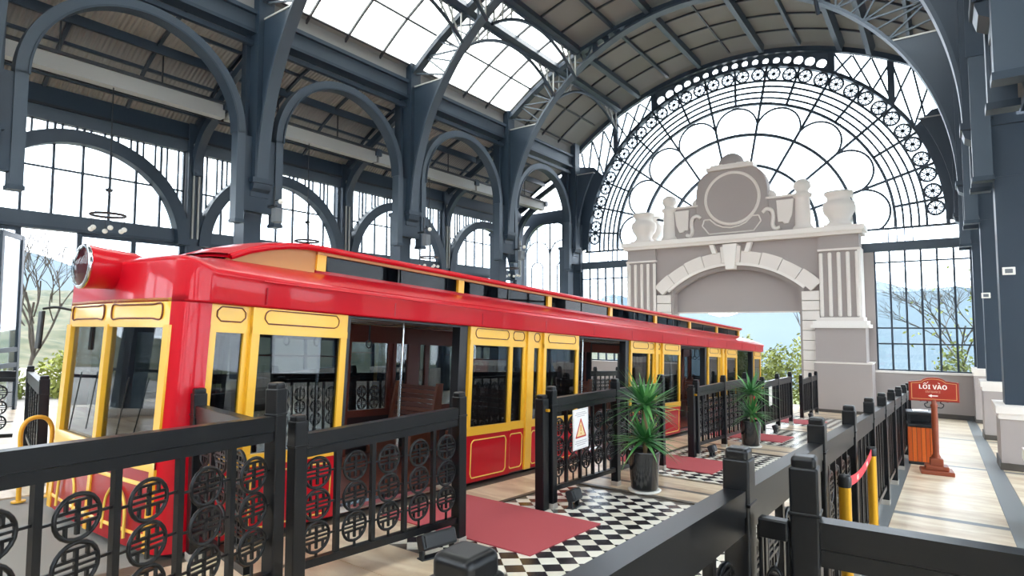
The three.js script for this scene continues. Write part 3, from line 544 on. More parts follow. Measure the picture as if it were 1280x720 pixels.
function gridGeo(rows, closeRing = false) {                  // rows of points -> smooth sheet
  const n = rows[0].length, pos = [], idx = [];
  rows.forEach((r) => r.forEach((p) => pos.push(...p)));
  for (let i = 0; i + 1 < rows.length; i++) for (let j = 0; j + 1 < n; j++) { const a = i * n + j, b = a + 1, c = a + n, d = c + 1; idx.push(a, b, d, a, d, c); }
  const g = new THREE.BufferGeometry(); g.setAttribute('position', new THREE.Float32BufferAttribute(pos, 3)); g.setIndex(idx); g.computeVertexNormals(); return g;
}
function bandGeo(i0, i1, d0, d1, y0, y1) {                   // solid band along part of the outline
  const o = tramOutline(d0).slice(i0, i1 + 1), q = tramOutline(d1).slice(i0, i1 + 1);
  return gridGeo([o.map(([x, z]) => [x, y0, z]), o.map(([x, z]) => [x, y1, z]), q.map(([x, z]) => [x, y1, z]), q.map(([x, z]) => [x, y0, z]), o.map(([x, z]) => [x, y0, z])]).toNonIndexed();
}
{
  const T = thing('tram', 'red and yellow heritage tram with clerestory roof and open doors at the platform', 'tram', [-5.8, 0, 0]);
  const DOORS = [[-3.63, -5.45], [-8.13, -10.0], [-12.56, -14.39], [-16.9, -18.7]];
  const SECT = [[-2.5, -3.63], [-5.45, -8.13], [-10.0, -12.56], [-14.39, -16.9], [-18.7, -19.6]];
  const B = (n, m, x0, x1, y0, y1, z0, z1, p = T) => bb(n, p, m, x0, x1, y0, y1, z0, z1);
  // floor, ceiling, roof
  B('floor', M.brown, -1.08, 1.08, 0.02, 0.1, -19.6, -2.3); B('underframe', M.black, -1.0, 1.0, -0.02, 0.02, -19.5, -2.3);
  B('inner_ceiling', M.inner, -1.08, 1.08, 1.95, 1.98, -19.5, -2.3);
  B('rear_panel', M.brown, -1.12, 1.12, 0.02, 0.75, -19.62, -19.56); for (const x of [-1.08, 0, 1.08]) B('rear_post', M.brown, x - 0.04, x + 0.04, 0.75, 1.92, -19.62, -19.56); for (const s of [-1, 1]) B('rear_pane', M.tint, s * 0.04, s * 1.04, 0.75, 1.92, -19.595, -19.59);
  const rings = [[1.98, 0.12], [1.905, 0.05], [1.9, -0.03], [1.92, -0.05], [2.07, -0.05], [2.1, -0.07], [2.13, -0.055], [2.155, -0.01], [2.2, 0.08], [2.25, 0.2], [2.29, 0.32], [2.33, 0.46], [2.37, 0.75], [2.4, 1.1]];
  const rows = rings.map(([y, d]) => tramOutline(d).map(([x, z], i) => { const fr = Math.max(0, Math.min(1, (z + 2.42) / 0.3)); const q = d < 0 ? tramOutline(0.0)[i] : [x, z], k = d < 0 ? fr : 0; return [x + (q[0] - x) * k, y + (y > 2.0 ? 0.09 * fr : 0), z + (q[1] - z) * k]; }));
  const roof = add('roof', gridGeo(rows), M.red, T);
  // pale seam lines along the fascia
  for (const [y, d] of [[2.115, -0.075], [2.165, 0.0]]) for (const s of [-1, 1]) add('roof_seam', tube([[s * (1.15 - d), y, -2.7], [s * (1.15 - d), y, -10], [s * (1.15 - d), y, -19.4]], 0.007, 30, 5), M.red, roof);
  for (let i = 0; i < 12; i++) { const z = -2.75 - i * 1.45; B('fascia_joint', M.redDark, 1.197, 1.203, 1.93, 2.07, z - 0.006, z + 0.006, roof); }
  // clerestory
  const ce = (z) => { const t = Math.max(0, Math.min(1, (-2.68 - z) / 0.92)); return 2.35 + 0.222 * Math.pow(Math.sin(t * Math.PI / 2), 0.8); }, zs = [];
  for (let i = 0; i <= 12; i++) zs.push(-2.68 - 0.92 * i / 12); for (const z of [-6, -9, -12, -15, -18.6, -19.1]) zs.push(z);
  const crow = (lift, over) => zs.map((z) => { const hw = 0.68 + over, e = ce(z) + lift, out = []; for (let i = 0; i <= 14; i++) { const u = -1 + 2 * i / 14; out.push([hw * u, e + 0.05 * (1 - u * u), z]); } return out; });
  const top = crow(0.035, 0), under = crow(0, -0.01);
  const cr = add('clerestory_roof', mergeGeometries([gridGeo(top), gridGeo(under)].map((g) => g.toNonIndexed())), M.red, T);
  for (const s of [-1, 1]) {
    add('gutter', tube(zs.map((z, i) => [s * (top[i][14][0] + 0.005), ce(z) + 0.01, z]), 0.034, 80, 6), M.red, cr);
    const side = poly([[2.72, 2.33], [3.62, 2.33], ...zs.slice(0, 13).reverse().map((z) => [-z, ce(z) - 0.005])]);
    const g = extr(side, 0.04); g.rotateY(Math.PI / 2); const m = add('clerestory_panel', g, M.tan, T); m.position.set(s * 0.615, 0, 0);
    B('clerestory_sill', M.redDark, s * 0.58, s * 0.65, 2.33, 2.365, -3.6, -19.05); B('clerestory_head', M.tan, s * 0.58, s * 0.67, 2.525, 2.575, -3.6, -19.05);
    for (let i = 0; i <= 7; i++) {
      const z = -3.66 - 2.19 * i; B('clerestory_post', M.yellow, s * 0.58, s * 0.66, 2.36, 2.53, z - 0.055, z + 0.055);
      if (i < 7) for (let q = 0; q < 2; q++) { const z0 = z - 0.055 - q * 1.04, z1 = z0 - 1.04; B('clerestory_pane', M.dark, s * 0.615, s * 0.625, 2.365, 2.525, z0 - 0.01, z1 + 0.01); if (q) B('clerestory_bar', M.black, s * 0.6, s * 0.635, 2.365, 2.525, z0 - 0.012, z0 + 0.012); }
    }
  }
  // sides
  function outlineBead(s, x, z0, z1, y0, y1, r, mat, name) {
    const c = 0.035, zA = Math.max(z0, z1), zB = Math.min(z0, z1), p = [[zA - c, y0], [zB + c, y0], [zB, y0 + c], [zB, y1 - c], [zB + c, y1], [zA - c, y1], [zA, y1 - c], [zA, y0 + c]];
    const path = new THREE.CurvePath(); for (let i = 0; i < 8; i++) path.add(new THREE.LineCurve3(V(s * x, p[i][1], p[i][0]), V(s * x, p[(i + 1) % 8][1], p[(i + 1) % 8][0])));
    return add(name, new THREE.TubeGeometry(path, 64, r, 4, true), mat, T);
  }
  function unit(s, z0, z1, xo, name, stile = 0.055) {        // a framed light with header above and red panel below
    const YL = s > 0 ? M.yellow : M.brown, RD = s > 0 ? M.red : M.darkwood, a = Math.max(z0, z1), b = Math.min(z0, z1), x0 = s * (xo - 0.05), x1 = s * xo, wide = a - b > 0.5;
    B('stile', YL, x0, x1, 0.62, 1.93, a, a - stile); B('stile', YL, x0, x1, 0.62, 1.93, b + stile, b);
    B('bottom_rail', YL, x0, s * (xo + 0.012), 0.6, 0.7, a, b); B('header', YL, x0, x1, 1.73, 1.93, a - stile, b + stile); B('top_rail', YL, x0, s * (xo + 0.006), 1.68, 1.74, a, b);
    B('lower_panel', RD, x0, x1, 0.05, 0.6, a, b);
    B('window_pane', M.tint, s * (xo - 0.028), s * (xo - 0.022), 0.7, 1.69, a - stile, b + stile);
    if (s > 0) B('inner_lining', M.darkwood, s * (xo - 0.075), s * (xo - 0.052), 0.1, 0.7, a, b);
    if (s > 0) {
      outlineBead(s, xo + 0.003, a - stile * (wide ? 1.5 : 0.9), b + stile * (wide ? 1.5 : 0.9), 1.77, 1.885, 0.006, M.brown, 'header_bead');
      outlineBead(s, xo + 0.003, a - (wide ? 0.09 : 0.04), b + (wide ? 0.09 : 0.04), 0.1, 0.54, 0.008, M.stripe, 'pinstripe');
      if (wide) B('hand_rail', M.red, s * (xo - 0.06), s * (xo - 0.05), 1.5, 1.512, a, b);
    }
  }
  for (const s of [-1, 1]) {
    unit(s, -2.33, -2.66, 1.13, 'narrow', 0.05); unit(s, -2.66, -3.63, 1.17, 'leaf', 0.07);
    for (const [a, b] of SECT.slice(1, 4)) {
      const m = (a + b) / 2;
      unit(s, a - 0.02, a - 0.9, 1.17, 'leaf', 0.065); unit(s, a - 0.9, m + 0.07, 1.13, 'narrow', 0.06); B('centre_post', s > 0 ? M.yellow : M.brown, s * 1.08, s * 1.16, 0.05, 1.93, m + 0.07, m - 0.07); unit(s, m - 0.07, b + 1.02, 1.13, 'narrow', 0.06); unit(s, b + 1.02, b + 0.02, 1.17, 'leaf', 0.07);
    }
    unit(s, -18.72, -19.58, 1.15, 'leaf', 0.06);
    for (const [a, b] of DOORS) { B('door_jamb', M.black, s * 1.02, s * 1.14, 0.05, 1.95, a + 0.0, a - 0.06); B('door_jamb', M.black, s * 1.02, s * 1.14, 0.05, 1.95, b + 0.14, b); B('door_head', M.black, s * 1.0, s * 1.14, 1.88, 1.95, a, b); B('threshold', M.chrome, s * 1.05, s * 1.15, 0.05, 0.105, a, b); }
  }
  // front: red corner shells, window band, lower apron
  const n0 = 12, n1 = 22, nEnd = 46, total = tramOutline(0).length;
  add('corner_shell', bandGeo(n0, n1, 0.0, 0.05, 0.04, 1.95), M.red, T); add('corner_shell', bandGeo(total - 1 - n1, total - 1 - n0, 0.0, 0.05, 0.04, 1.95), M.red, T);
  const fi0 = n1, fi1 = total - 1 - n1;
  add('front_header', bandGeo(fi0, fi1, 0.0, 0.05, 1.7, 1.93), M.yellow, T); add('front_apron', bandGeo(fi0, fi1, 0.0, 0.05, 0.04, 0.62), M.redDark, T);
  add('front_sill', bandGeo(fi0, fi1, -0.015, 0.05, 0.62, 0.74), M.yellow, T); add('apron_stripe', bandGeo(fi0, fi1, -0.006, 0.02, 0.14, 0.165), M.yellow, T); add('apron_stripe', bandGeo(fi0, fi1, -0.006, 0.02, 0.5, 0.53), M.yellow, T);
  const fz = (x) => -2.03 - 0.05 * x * x, px = [-0.98, 0, 0.98];
  px.forEach((x) => { const h = x ? 0.05 : 0.035; B('front_post', M.yellow, x - h, x + h, 0.7, 1.72, fz(x) - 0.05, fz(x) + 0.01); B('apron_rib', M.yellow, x - h * 0.8, x + h * 0.8, 0.04, 0.64, fz(x) - 0.05, fz(x) + 0.014); });
  for (let i = 0; i < 2; i++) {
    const x0 = px[i], x1 = px[i + 1];
    bar('windscreen', T, M.tint, [x0, 1.22, fz(x0) - 0.03], [x1, 1.22, fz(x1) - 0.03], 0.006, 0.98);
    const b0 = x0 + 0.09, b1 = x1 - 0.09, pts = []; for (let q = 0; q <= 6; q++) { const x = b0 + (b1 - b0) * q / 6; pts.push([x, 1.77, fz(x) + 0.006]); } for (let q = 6; q >= 0; q--) { const x = b0 + (b1 - b0) * q / 6; pts.push([x, 1.88, fz(x) + 0.006]); }
    add('header_bead', tube(pts, 0.007, 80, 4, true), M.brown, T);
  }
  for (const x of [-0.5, 0.5]) { add('apron_scroll', tube([[x - 0.2, 0.1, fz(x) + 0.01], [x - 0.16, 0.36, fz(x) + 0.012], [x, 0.46, fz(x) + 0.012], [x + 0.16, 0.36, fz(x) + 0.012], [x + 0.2, 0.1, fz(x) + 0.01]], 0.012, 30, 5), M.stripe, T); }
  for (const x of [-0.55, 0.42]) rod('wiper', T, M.black, [x, 0.78, fz(x) + 0.025], [x + 0.16, 1.3, fz(x) + 0.03], 0.005);
  const mi = new THREE.Group(); mi.name = 'mirror'; T.add(mi); add('mirror_arm', tube([[-1.0, 1.86, -2.08], [-1.1, 1.88, -1.98], [-1.16, 1.86, -1.9]], 0.012, 12, 6), M.black, mi); rb('mirror_glass', mi, M.black, -1.17, 1.66, -1.9, 0.1, 0.36, 0.03, 0.01);
  // headlamp drum over the windscreen
  const hl = new THREE.Group(); hl.name = 'headlamp'; hl.position.set(0, 2.19, -1.82); T.add(hl);
  const dr = add('drum', lathe([[0, -0.55], [0.12, -0.5], [0.165, -0.36], [0.175, -0.1], [0.185, 0], [0.175, 0.02], [0, 0.02]], 32), M.red, hl); dr.rotation.x = Math.PI / 2;
  add('lamp_rim', new THREE.TorusGeometry(0.172, 0.018, 10, 36), M.chrome, hl).position.z = 0.02; const lg = add('lamp_lens', new THREE.SphereGeometry(0.3, 28, 8, 0, Math.PI * 2, 0, 0.58), M.tint, hl); lg.rotation.x = Math.PI / 2; lg.position.z = -0.215;
  const refl = add('reflector', lathe([[0.02, -0.08], [0.1, -0.05], [0.16, 0.0]], 24), M.chrome, hl); refl.rotation.x = Math.PI / 2; refl.position.z = -0.005;
  // interior: cab wall, partitions, poles, straps, benches
  B('cab_wall', M.darkwood, -1.05, 1.05, 0.1, 0.9, -2.72, -2.68); B('cab_desk', M.black, -0.85, 0.85, 0.1, 0.85, -2.4, -2.12); B('cab_seat', M.black, -0.5, -0.05, 0.1, 1.1, -2.66, -2.6);
  for (const [a, b] of DOORS) {
    for (const z of [a - 0.3, b + 0.3]) rod('grab_pole', T, M.chrome, [0.35, 0.1, z], [0.35, 1.96, z], 0.018);
    for (let i = 0; i < 4; i++) { const z = a - 0.3 - i * 0.4, h = new THREE.Group(); h.name = 'hand_strap'; T.add(h); rod('strap', h, M.black, [-0.25, 1.9, z], [-0.25, 1.7, z], 0.012); at(add('ring', new THREE.TorusGeometry(0.05, 0.01, 6, 16), M.black, h), -0.25, 1.65, z); }
    B('partition', M.brown, -1.05, -0.35, 0.1, 0.6, a - 0.06, a - 0.1);
    B('partition_post', M.brown, -1.03, -0.95, 0.1, 1.95, b + 0.1, b + 0.02);
  }
  for (const x of [-0.25, 0.25]) rod('ceiling_rail', T, M.chrome, [x, 1.9, -3], [x, 1.9, -19.2], 0.014);
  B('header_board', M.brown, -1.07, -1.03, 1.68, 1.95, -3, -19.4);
  function bench(x, z, ry) {
    const g = new THREE.Group(); g.name = 'bench'; g.position.set(x, 0.1, z); g.rotation.y = ry; T.add(g);
    for (let i = 0; i < 6; i++) rb('seat_slat', g, i % 2 ? M.wood : M.woodB, 0, 0.42 + 0.004 * i, 0.06 + i * 0.072, 0.8, 0.025, 0.062, 0.006);
    for (let i = 0; i < 8; i++) { const m = rb('back_slat', g, i % 2 ? M.woodB : M.wood, 0, 0.5 + i * 0.064, -0.01 - i * 0.014, 0.8, 0.056, 0.022, 0.006); m.rotation.x = -0.2; }
    for (const s of [-1, 1]) { const e = add('bench_end', extr(poly([[-0.12, 0], [0.44, 0], [0.44, 0.4], [0.06, 0.42], [-0.06, 1.02], [-0.17, 1.02]]), 0.04), M.wood, g); e.rotation.y = -Math.PI / 2; e.position.x = s * 0.42; }
  }
  // benches stand across the car, one pair beside each door, seen through the openings
  for (const [a, b] of DOORS) { bench(-0.58, b - 0.85, 0); }
  for (const [a, b] of SECT.slice(1, 4)) { bench(0.58, (a + b) / 2 + 0.1, 0); }
  plat(T);
}
// ================================================================ RAILINGS
const medalGeo = (() => {
  const p = [new THREE.TorusGeometry(0.098, 0.011, 6, 22)];
  const b = (w, h, x, y) => { const g = new THREE.BoxGeometry(w, h, 0.016); g.translate(x, y, 0); p.push(g); };
  b(0.016, 0.15, 0, 0); b(0.19, 0.014, 0, 0.028); b(0.19, 0.014, 0, -0.028); b(0.09, 0.012, 0, 0.072); b(0.012, 0.05, -0.05, 0.052); b(0.012, 0.05, 0.05, 0.052); b(0.012, 0.05, -0.05, -0.052); b(0.012, 0.05, 0.05, -0.052);
  return mergeGeometries(p.map((g) => g.toNonIndexed()));
})();
// one length of railing between two points of the platform; posts upright, rails follow y offsets
function railing(label, a, b, opt = {}) {
  const { posts = [1, 1], h = 1.27, top = [1.16, 1.16], panels = 4, plain = false, group = 'black iron railings of the platform', feet = true, level = null } = opt;
  const p0 = V(a[0], 0, a[1]).applyMatrix4(PLAT), p1 = V(b[0], 0, b[1]).applyMatrix4(PLAT), run = p1.clone().sub(p0).normalize().multiplyScalar(0.056); if (!posts[0]) p0.add(run); if (!posts[1]) p1.sub(run); const dx = p1.x - p0.x, dz = p1.z - p0.z, L = Math.hypot(dx, dz), ry = Math.atan2(-dz, dx);
  const t = thing('railing', label, 'railing', [p0.x, p0.y, p0.z], ry, group);
  const dy = p1.y - p0.y, yb = (u) => dy * u, yt = (u) => top[0] + (top[1] - top[0] + dy) * u;   // floor and rail heights along the run
  const inc = (y0, y1, u0, u1, w, hh, name, mat = M.railing) => bar(name, t, mat, [u0 * L, y0, 0], [u1 * L, y1, 0], w, hh);
  [[0, posts[0]], [1, posts[1]]].forEach(([u, on]) => {
    if (!on) return; const ph = yt(u) - yb(u) + (h - 1.16) + (on === 2 ? 0.05 : 0), x = u * L;
    const po = rb('post', t, M.railing, x, yb(u) + 0.05 + (ph - 0.05) / 2, 0, 0.094, ph - 0.05, 0.094, 0.01);
    rb('post_cap', t, M.railing, x, yb(u) + ph + 0.012, 0, 0.082, 0.05, 0.082, 0.016); rb('post_groove', t, M.railing, x, yb(u) + ph - 0.16, 0, 0.102, 0.012, 0.102, 0.004);
    if (feet) rb('post_foot', t, M.foot, x, yb(u) + 0.03, 0, 0.1, 0.06, 0.1, 0.006);
  });
  inc(yt(0) - 0.045, yt(1) - 0.045, 0, 1, 0.075, 0.09, 'top_rail'); inc(yt(0) - 0.122, yt(1) - 0.122, 0, 1, 0.064, 0.056, 'under_rail'); inc(yb(0) + 0.2, yb(1) + 0.2, 0, 1, 0.05, 0.05, 'bottom_rail');
  const n = panels;
  for (let i = 0; i <= n; i++) {
    const u = (i + 0.0) / n, x = u * L; if (i > 0 && i < n) bar('baluster', t, M.railing, [x, yb(u) + 0.2, 0], [x, yt(u) - 0.13, 0], 0.034, 0.034);
    if (i === n) break;
    const uc = (i + 0.5) / n, xc = uc * L, lo = yb(uc) + 0.24, hi = yt(uc) - 0.16;
    if (plain) { for (const q of [0.25, 0.5, 0.75]) { const v = (i + q) / n; bar('thin_bar', t, M.railing, [v * L, yb(v) + 0.2, 0], [v * L, yt(v) - 0.13, 0], 0.018, 0.018); } continue; }
    const mid = (lo + hi) / 2;
    for (const q of [-1, 0, 1]) { const m = add('medallion', medalGeo, M.railing, t); m.position.set(xc, mid + q * 0.207, 0); if (q !== 0 || true) bar('tie', t, M.railing, [i / n * L, mid + q * 0.207, 0], [(i + 1) / n * L, mid + q * 0.207, 0], 0.012, 0.012); }
    bar('drop', t, M.railing, [xc, lo - 0.04, 0], [xc, mid - 0.3, 0], 0.014, 0.014); 
  }
  return t;
}
// platform side, near to far (platform x, z)
railing('black railing running out of the left foreground, with large medallions', [-2.45, 1.4], [-3.4, -2.2], { posts: [1, 2], top: [1.13, 1.16], h: 1.28, panels: 11, group: 'black iron railings of the platform' });
railing('black railing between the tall corner post and the first red mat', [-3.4, -2.36], [-3.36, -3.9], { top: [1.03, 1.13], h: 1.25, panels: 5 });
railing('short black railing across in front of the tram\'s near corner', [-4.55, -2.3], [-3.5, -2.12], { top: [1.13, 1.13], posts: [1, 0], panels: 3, h: 1.25 });
const segs = [[-5.43, -6.95], [-6.95, -8.45], [-9.98, -11.5], [-11.5, -13.0], [-14.45, -15.95], [-15.95, -17.45], [-18.95, -20.4], [-20.4, -21.4]];
const segL = ['black railing carrying the white warning sign, beside the first red mat', 'black railing behind the nearer potted plant', 'black railing just beyond the second red mat', 'black railing behind the farther potted plant', 'black railing with the small white notice, beyond the farther plant', 'black railing before the fourth red mat', 'black railing past the fourth red mat', 'last black railing, against the stone gate pier'];
segs.forEach(([a, b], i) => railing(segL[i], [-3.4, a], [-3.4, b], { posts: [i % 2 ? 0 : 1, 1], top: i % 2 ? [1.2, 1.24] : [1.14, 1.2], h: 1.25, panels: 5, plain: i > 3 }));
for (const [i, z] of [[0, -5.31], [1, -9.86], [2, -14.33]].entries()) { // stub posts that carry the folded gate leaves
  const p = V(-3.44, 0, z[1]).applyMatrix4(PLAT); const t = thing('gate_post', ['short black post beside the first red mat, left of the warning sign', 'short black post at the far edge of the second red mat', 'short black post at the far edge of the third red mat'][i], 'post', [p.x, p.y, p.z], 0, 'short gate posts');
  rb('post', t, M.railing, 0, 0.57, 0, 0.11, 1.14, 0.11, 0.012); rb('post_cap', t, M.railing, 0, 1.16, 0, 0.09, 0.04, 0.09, 0.015); rb('latch', t, M.gold, 0.07, 1.02, 0, 0.05, 0.03, 0.03, 0.006);
}
// queue side: long run at x = -0.63
const qz = [0.8, -0.75, -2.3, -3.95, -5.4, -6.9, -8.35, -9.85, -11.35, -12.85, -14.3];
const qL = ['', 'black queue railing closest to the camera, at the bottom edge', 'black queue railing behind the double posts in the right foreground', 'black queue railing beside the red belt barrier', 'black queue railing just beyond the red belt', 'third last black queue railing before the orange bin', 'second last black queue railing before the orange bin', 'last black queue railing before the orange bin', 'black queue railing alongside the orange bin', 'black queue railing past the orange bin'];
for (let i = 1; i + 1 < qz.length; i++) railing(qL[i], [-0.63, qz[i]], [-0.63, qz[i + 1]], { posts: [1, i === 9 ? 1 : 0], top: [1.14, 1.14], h: 1.27, panels: 5, plain: i > 3, group: 'black railings of the queue' });
railing('black railing crossing the lower right corner of the picture', [-0.42, -2.36], [2.2, -2.52], { posts: [1, 1], top: [1.06, 1.06], h: 1.34, panels: 9, group: 'black railings of the queue' });
{ const p = V(-0.52, 0, -2.33).applyMatrix4(PLAT); const t = thing('link_panel', 'narrow scrollwork link between the two near queue posts', 'railing', [p.x, p.y, p.z], 0);
  rb('link_rail', t, M.railing, 0, 1.01, 0, 0.1, 0.07, 0.05, 0.008); for (const y of [0.35, 0.56, 0.77]) { const m = add('medallion', medalGeo, M.railing, t); m.position.y = y; m.scale.set(0.36, 1, 1); } rb('link_rail', t, M.railing, 0, 0.2, 0, 0.1, 0.05, 0.05, 0.008); for (const x of [-0.045, 0.045]) rb('link_bar', t, M.railing, x, 0.6, 0, 0.014, 0.78, 0.02, 0.004); }
// beyond the tram's nose, on the far platform
railing('black railing at the left edge beyond the tram\'s nose', [-7.95, -2.34], [-10.6, -2.95], { top: [1.1, 1.1], h: 1.2, panels: 6, group: 'black railings of the far platform' });
railing('black railing with white light behind it at the left edge', [-10.68, -2.86], [-10.98, -1.4], { posts: [0, 1], top: [1.1, 1.1], h: 1.2, panels: 4, group: 'black railings of the far platform' });
segs.slice(0, 6).forEach(([a, b], i) => railing(['first', 'second', 'third', 'fourth', 'fifth', 'sixth'][i] + ' black railing of the far platform, seen through the tram from its nose', [-8.45, a], [-8.45, b], { posts: [i % 2 ? 0 : 1, 1], top: [1.16, 1.16], h: 1.25, panels: 5, group: 'black railings of the far platform' }));

// ================================================================ RED MATS
[[-4.03, -5.24], [-8.6, -9.78], [-13.05, -14.25], [-17.5, -18.8]].forEach(([a, b], i) => {
  const g = new RoundedBoxGeometry(1.75, 0.012, Math.abs(a - b), 2, 0.004); const m = add(numbered('red_mat'), g, M.carpet, scene);
  m.position.set(-3.6, 0.006, (a + b) / 2); m.userData = { label: ['nearest red mat leading to the first open tram door', 'second red mat, beyond the nearer potted plant', 'third red mat, beyond the farther potted plant', 'farthest red mat, close to the stone gate'][i], category: 'mat', group: 'red door mats' }; plat(m);
});

// ================================================================ POTTED PLANTS
function plant(label, x, z, s0) {
  seed = s0; const p = V(x, 0, z).applyMatrix4(PLAT), t = thing('potted_plant', label, 'plant', [p.x, p.y, p.z], rr(0, 6), 'potted dracaenas');
  add('saucer', lathe([[0, 0], [0.18, 0], [0.2, 0.025], [0.17, 0.03], [0, 0.03]], 28), M.lampWhite, t);
  add('pot', lathe([[0, 0.03], [0.145, 0.03], [0.16, 0.05], [0.175, 0.28], [0.187, 0.46], [0.192, 0.49], [0.176, 0.49], [0.17, 0.45], [0, 0.45]], 36), M.pot, t);
  add('soil', new THREE.CylinderGeometry(0.17, 0.17, 0.02, 24), M.soil, t).position.y = 0.445;
  add('stem', tube([[0.02, 0.44, 0], [0.03, 0.7, 0.02], [0.0, 1.0, 0.02]], 0.026, 12, 7), M.stem, t); add('stem', tube([[-0.03, 0.44, 0.03], [-0.07, 0.56, 0.05], [-0.08, 0.64, 0.05]], 0.022, 8, 7), M.stem, t);
  for (const [cx, cy, cz, n, len, name] of [[0.0, 1.0, 0.02, 88, 0.56, 'upper_crown'], [-0.06, 0.6, 0.05, 88, 0.48, 'lower_crown']]) {
    const gs = { a: [], b: [] };
    for (let i = 0; i < n; i++) {
      const az = rr(0, 6.283), up = rr(-0.3, 1.15), L = len * rr(0.75, 1.1), w = 0.026 * rr(0.8, 1.3), sag = rr(0.05, 0.5) * Math.max(0.15, 1 - up * 0.6), N = 6, pos = [], idx = [];
      for (let k = 0; k <= N; k++) {
        const u = k / N, r = L * u * Math.cos(up), y = L * u * Math.sin(up) - sag * L * u * u, ww = w * Math.sin(Math.PI * (0.18 + 0.82 * (1 - u)) * 0.55) * (1 - u * u * 0.9), fold = ww * 0.35;
        const dx = Math.cos(az), dz = Math.sin(az);
        pos.push(dx * r - dz * ww, y + fold, dz * r + dx * ww, dx * r, y, dz * r, dx * r + dz * ww, y + fold, dz * r - dx * ww);
        if (k < N) for (let q = 0; q < 2; q++) { const A = k * 3 + q; idx.push(A, A + 1, A + 4, A, A + 4, A + 3); }
      }
      const g = new THREE.BufferGeometry(); g.setAttribute('position', new THREE.Float32BufferAttribute(pos, 3)); g.setIndex(idx); g.computeVertexNormals(); g.translate(cx, cy + rr(-0.04, 0.04), cz); gs[i % 3 ? 'a' : 'b'].push(g);
    }
    add(name, mergeGeometries(gs.a), M.leaf, t, true); add(name, mergeGeometries(gs.b), M.leafB, t, true);
  }
}
M.leaf.side = M.leafB.side = THREE.DoubleSide;
plant('nearer potted dracaena in a black pot beside the warning sign railing', -3.0, -6.9, 11);
plant('farther potted dracaena in a black pot, half behind the queue railing', -3.04, -11.95, 23);

// ================================================================ SIGNS
function canvasMat(w, h, draw, rough = 0.5) { const c = document.createElement('canvas'); c.width = w; c.height = h; draw(c.getContext('2d'), w, h); const t = new THREE.CanvasTexture(c); t.colorSpace = THREE.SRGBColorSpace; return std(0xffffff, rough, 0, { map: t }); }
{
  const p = V(-0.17, 0, -11.3).applyMatrix4(PLAT), t = thing('sign_stand', 'dark red entrance sign on a turned wooden post beside the orange bin', 'sign', [p.x, p.y, p.z], 0.1);
  rb('base', t, M.signWood, 0, 0.035, 0, 0.42, 0.07, 0.34, 0.02); rb('base_step', t, M.signWood, 0, 0.1, 0, 0.3, 0.07, 0.24, 0.02); rb('base_block', t, M.signWood, 0, 0.18, 0, 0.17, 0.12, 0.15, 0.02);
  add('pole', lathe([[0.05, 0.2], [0.06, 0.26], [0.04, 0.3], [0.045, 0.7], [0.04, 1.0], [0.055, 1.03], [0.035, 1.06], [0.035, 1.12], [0, 1.12]], 16), M.signWood, t);
  const sh = new THREE.Shape(); sh.moveTo(-0.31, 1.1); sh.lineTo(0.31, 1.1); sh.lineTo(0.31, 1.38); sh.lineTo(0.15, 1.4); sh.bezierCurveTo(0.1, 1.47, -0.1, 1.47, -0.15, 1.4); sh.lineTo(-0.31, 1.38); sh.closePath();
  add('board', extr(sh, 0.035, 12, 0.008), M.signRed, t);
  const face = canvasMat(620, 370, (c, w, h) => {
    c.fillStyle = '#a02a14'; c.fillRect(0, 0, w, h); c.strokeStyle = '#d9a66a'; c.lineWidth = 7; c.beginPath(); c.moveTo(28, h - 28); c.lineTo(28, 105); c.lineTo(160, 92); c.bezierCurveTo(210, 18, 410, 18, 460, 92); c.lineTo(592, 105); c.lineTo(592, h - 28); c.closePath(); c.stroke();
    c.fillStyle = '#f6ece2'; c.textAlign = 'center'; c.font = 'bold 92px sans-serif'; c.textAlign = 'left'; const wd = c.measureText('LOI VAO').width, xs = 300 - wd / 2; c.fillText('LOI VAO', xs, 190); c.strokeStyle = '#f6ece2'; c.lineWidth = 9; const ox = xs + c.measureText('L').width + c.measureText('O').width / 2, ax = xs + c.measureText('LOI V').width + c.measureText('A').width / 2; c.beginPath(); c.moveTo(ox - 22, 112); c.lineTo(ox, 98); c.lineTo(ox + 22, 112); c.moveTo(ox + 26, 98); c.lineTo(ox + 42, 82); c.moveTo(ax - 16, 92); c.lineTo(ax + 10, 108); c.stroke(); c.textAlign = 'center'; c.font = '40px sans-serif'; c.fillStyle = '#d9a98e'; c.fillText('ENTRANCE', 300, 246);
    c.fillStyle = '#f6ece2'; c.fillRect(270, 285, 90, 14); c.beginPath(); c.moveTo(235, 292); c.lineTo(282, 268); c.lineTo(282, 316); c.closePath(); c.fill();
  }, 0.35);
  const fs = new THREE.Shape(); fs.moveTo(-0.3, 1.11); fs.lineTo(0.3, 1.11); fs.lineTo(0.3, 1.37); fs.lineTo(0.145, 1.39); fs.bezierCurveTo(0.1, 1.46, -0.1, 1.46, -0.145, 1.39); fs.lineTo(-0.3, 1.37); fs.closePath();
  const fg = new THREE.ShapeGeometry(fs, 12), fp = fg.attributes.position, fu = fg.attributes.uv; for (let i = 0; i < fp.count; i++) fu.setXY(i, (fp.getX(i) + 0.31) / 0.62, (fp.getY(i) - 1.1) / 0.37);
  add('sign_face', fg, face, t).position.z = 0.028;
  for (const s of [-1, 1]) add('scroll_bracket', tube([[s * 0.04, 1.0, 0], [s * 0.1, 1.0, 0], [s * 0.12, 1.05, 0], [s * 0.08, 1.07, 0], [s * 0.1, 1.1, 0], [s * 0.18, 1.09, 0]], 0.008, 24, 5), M.iron, t);
}
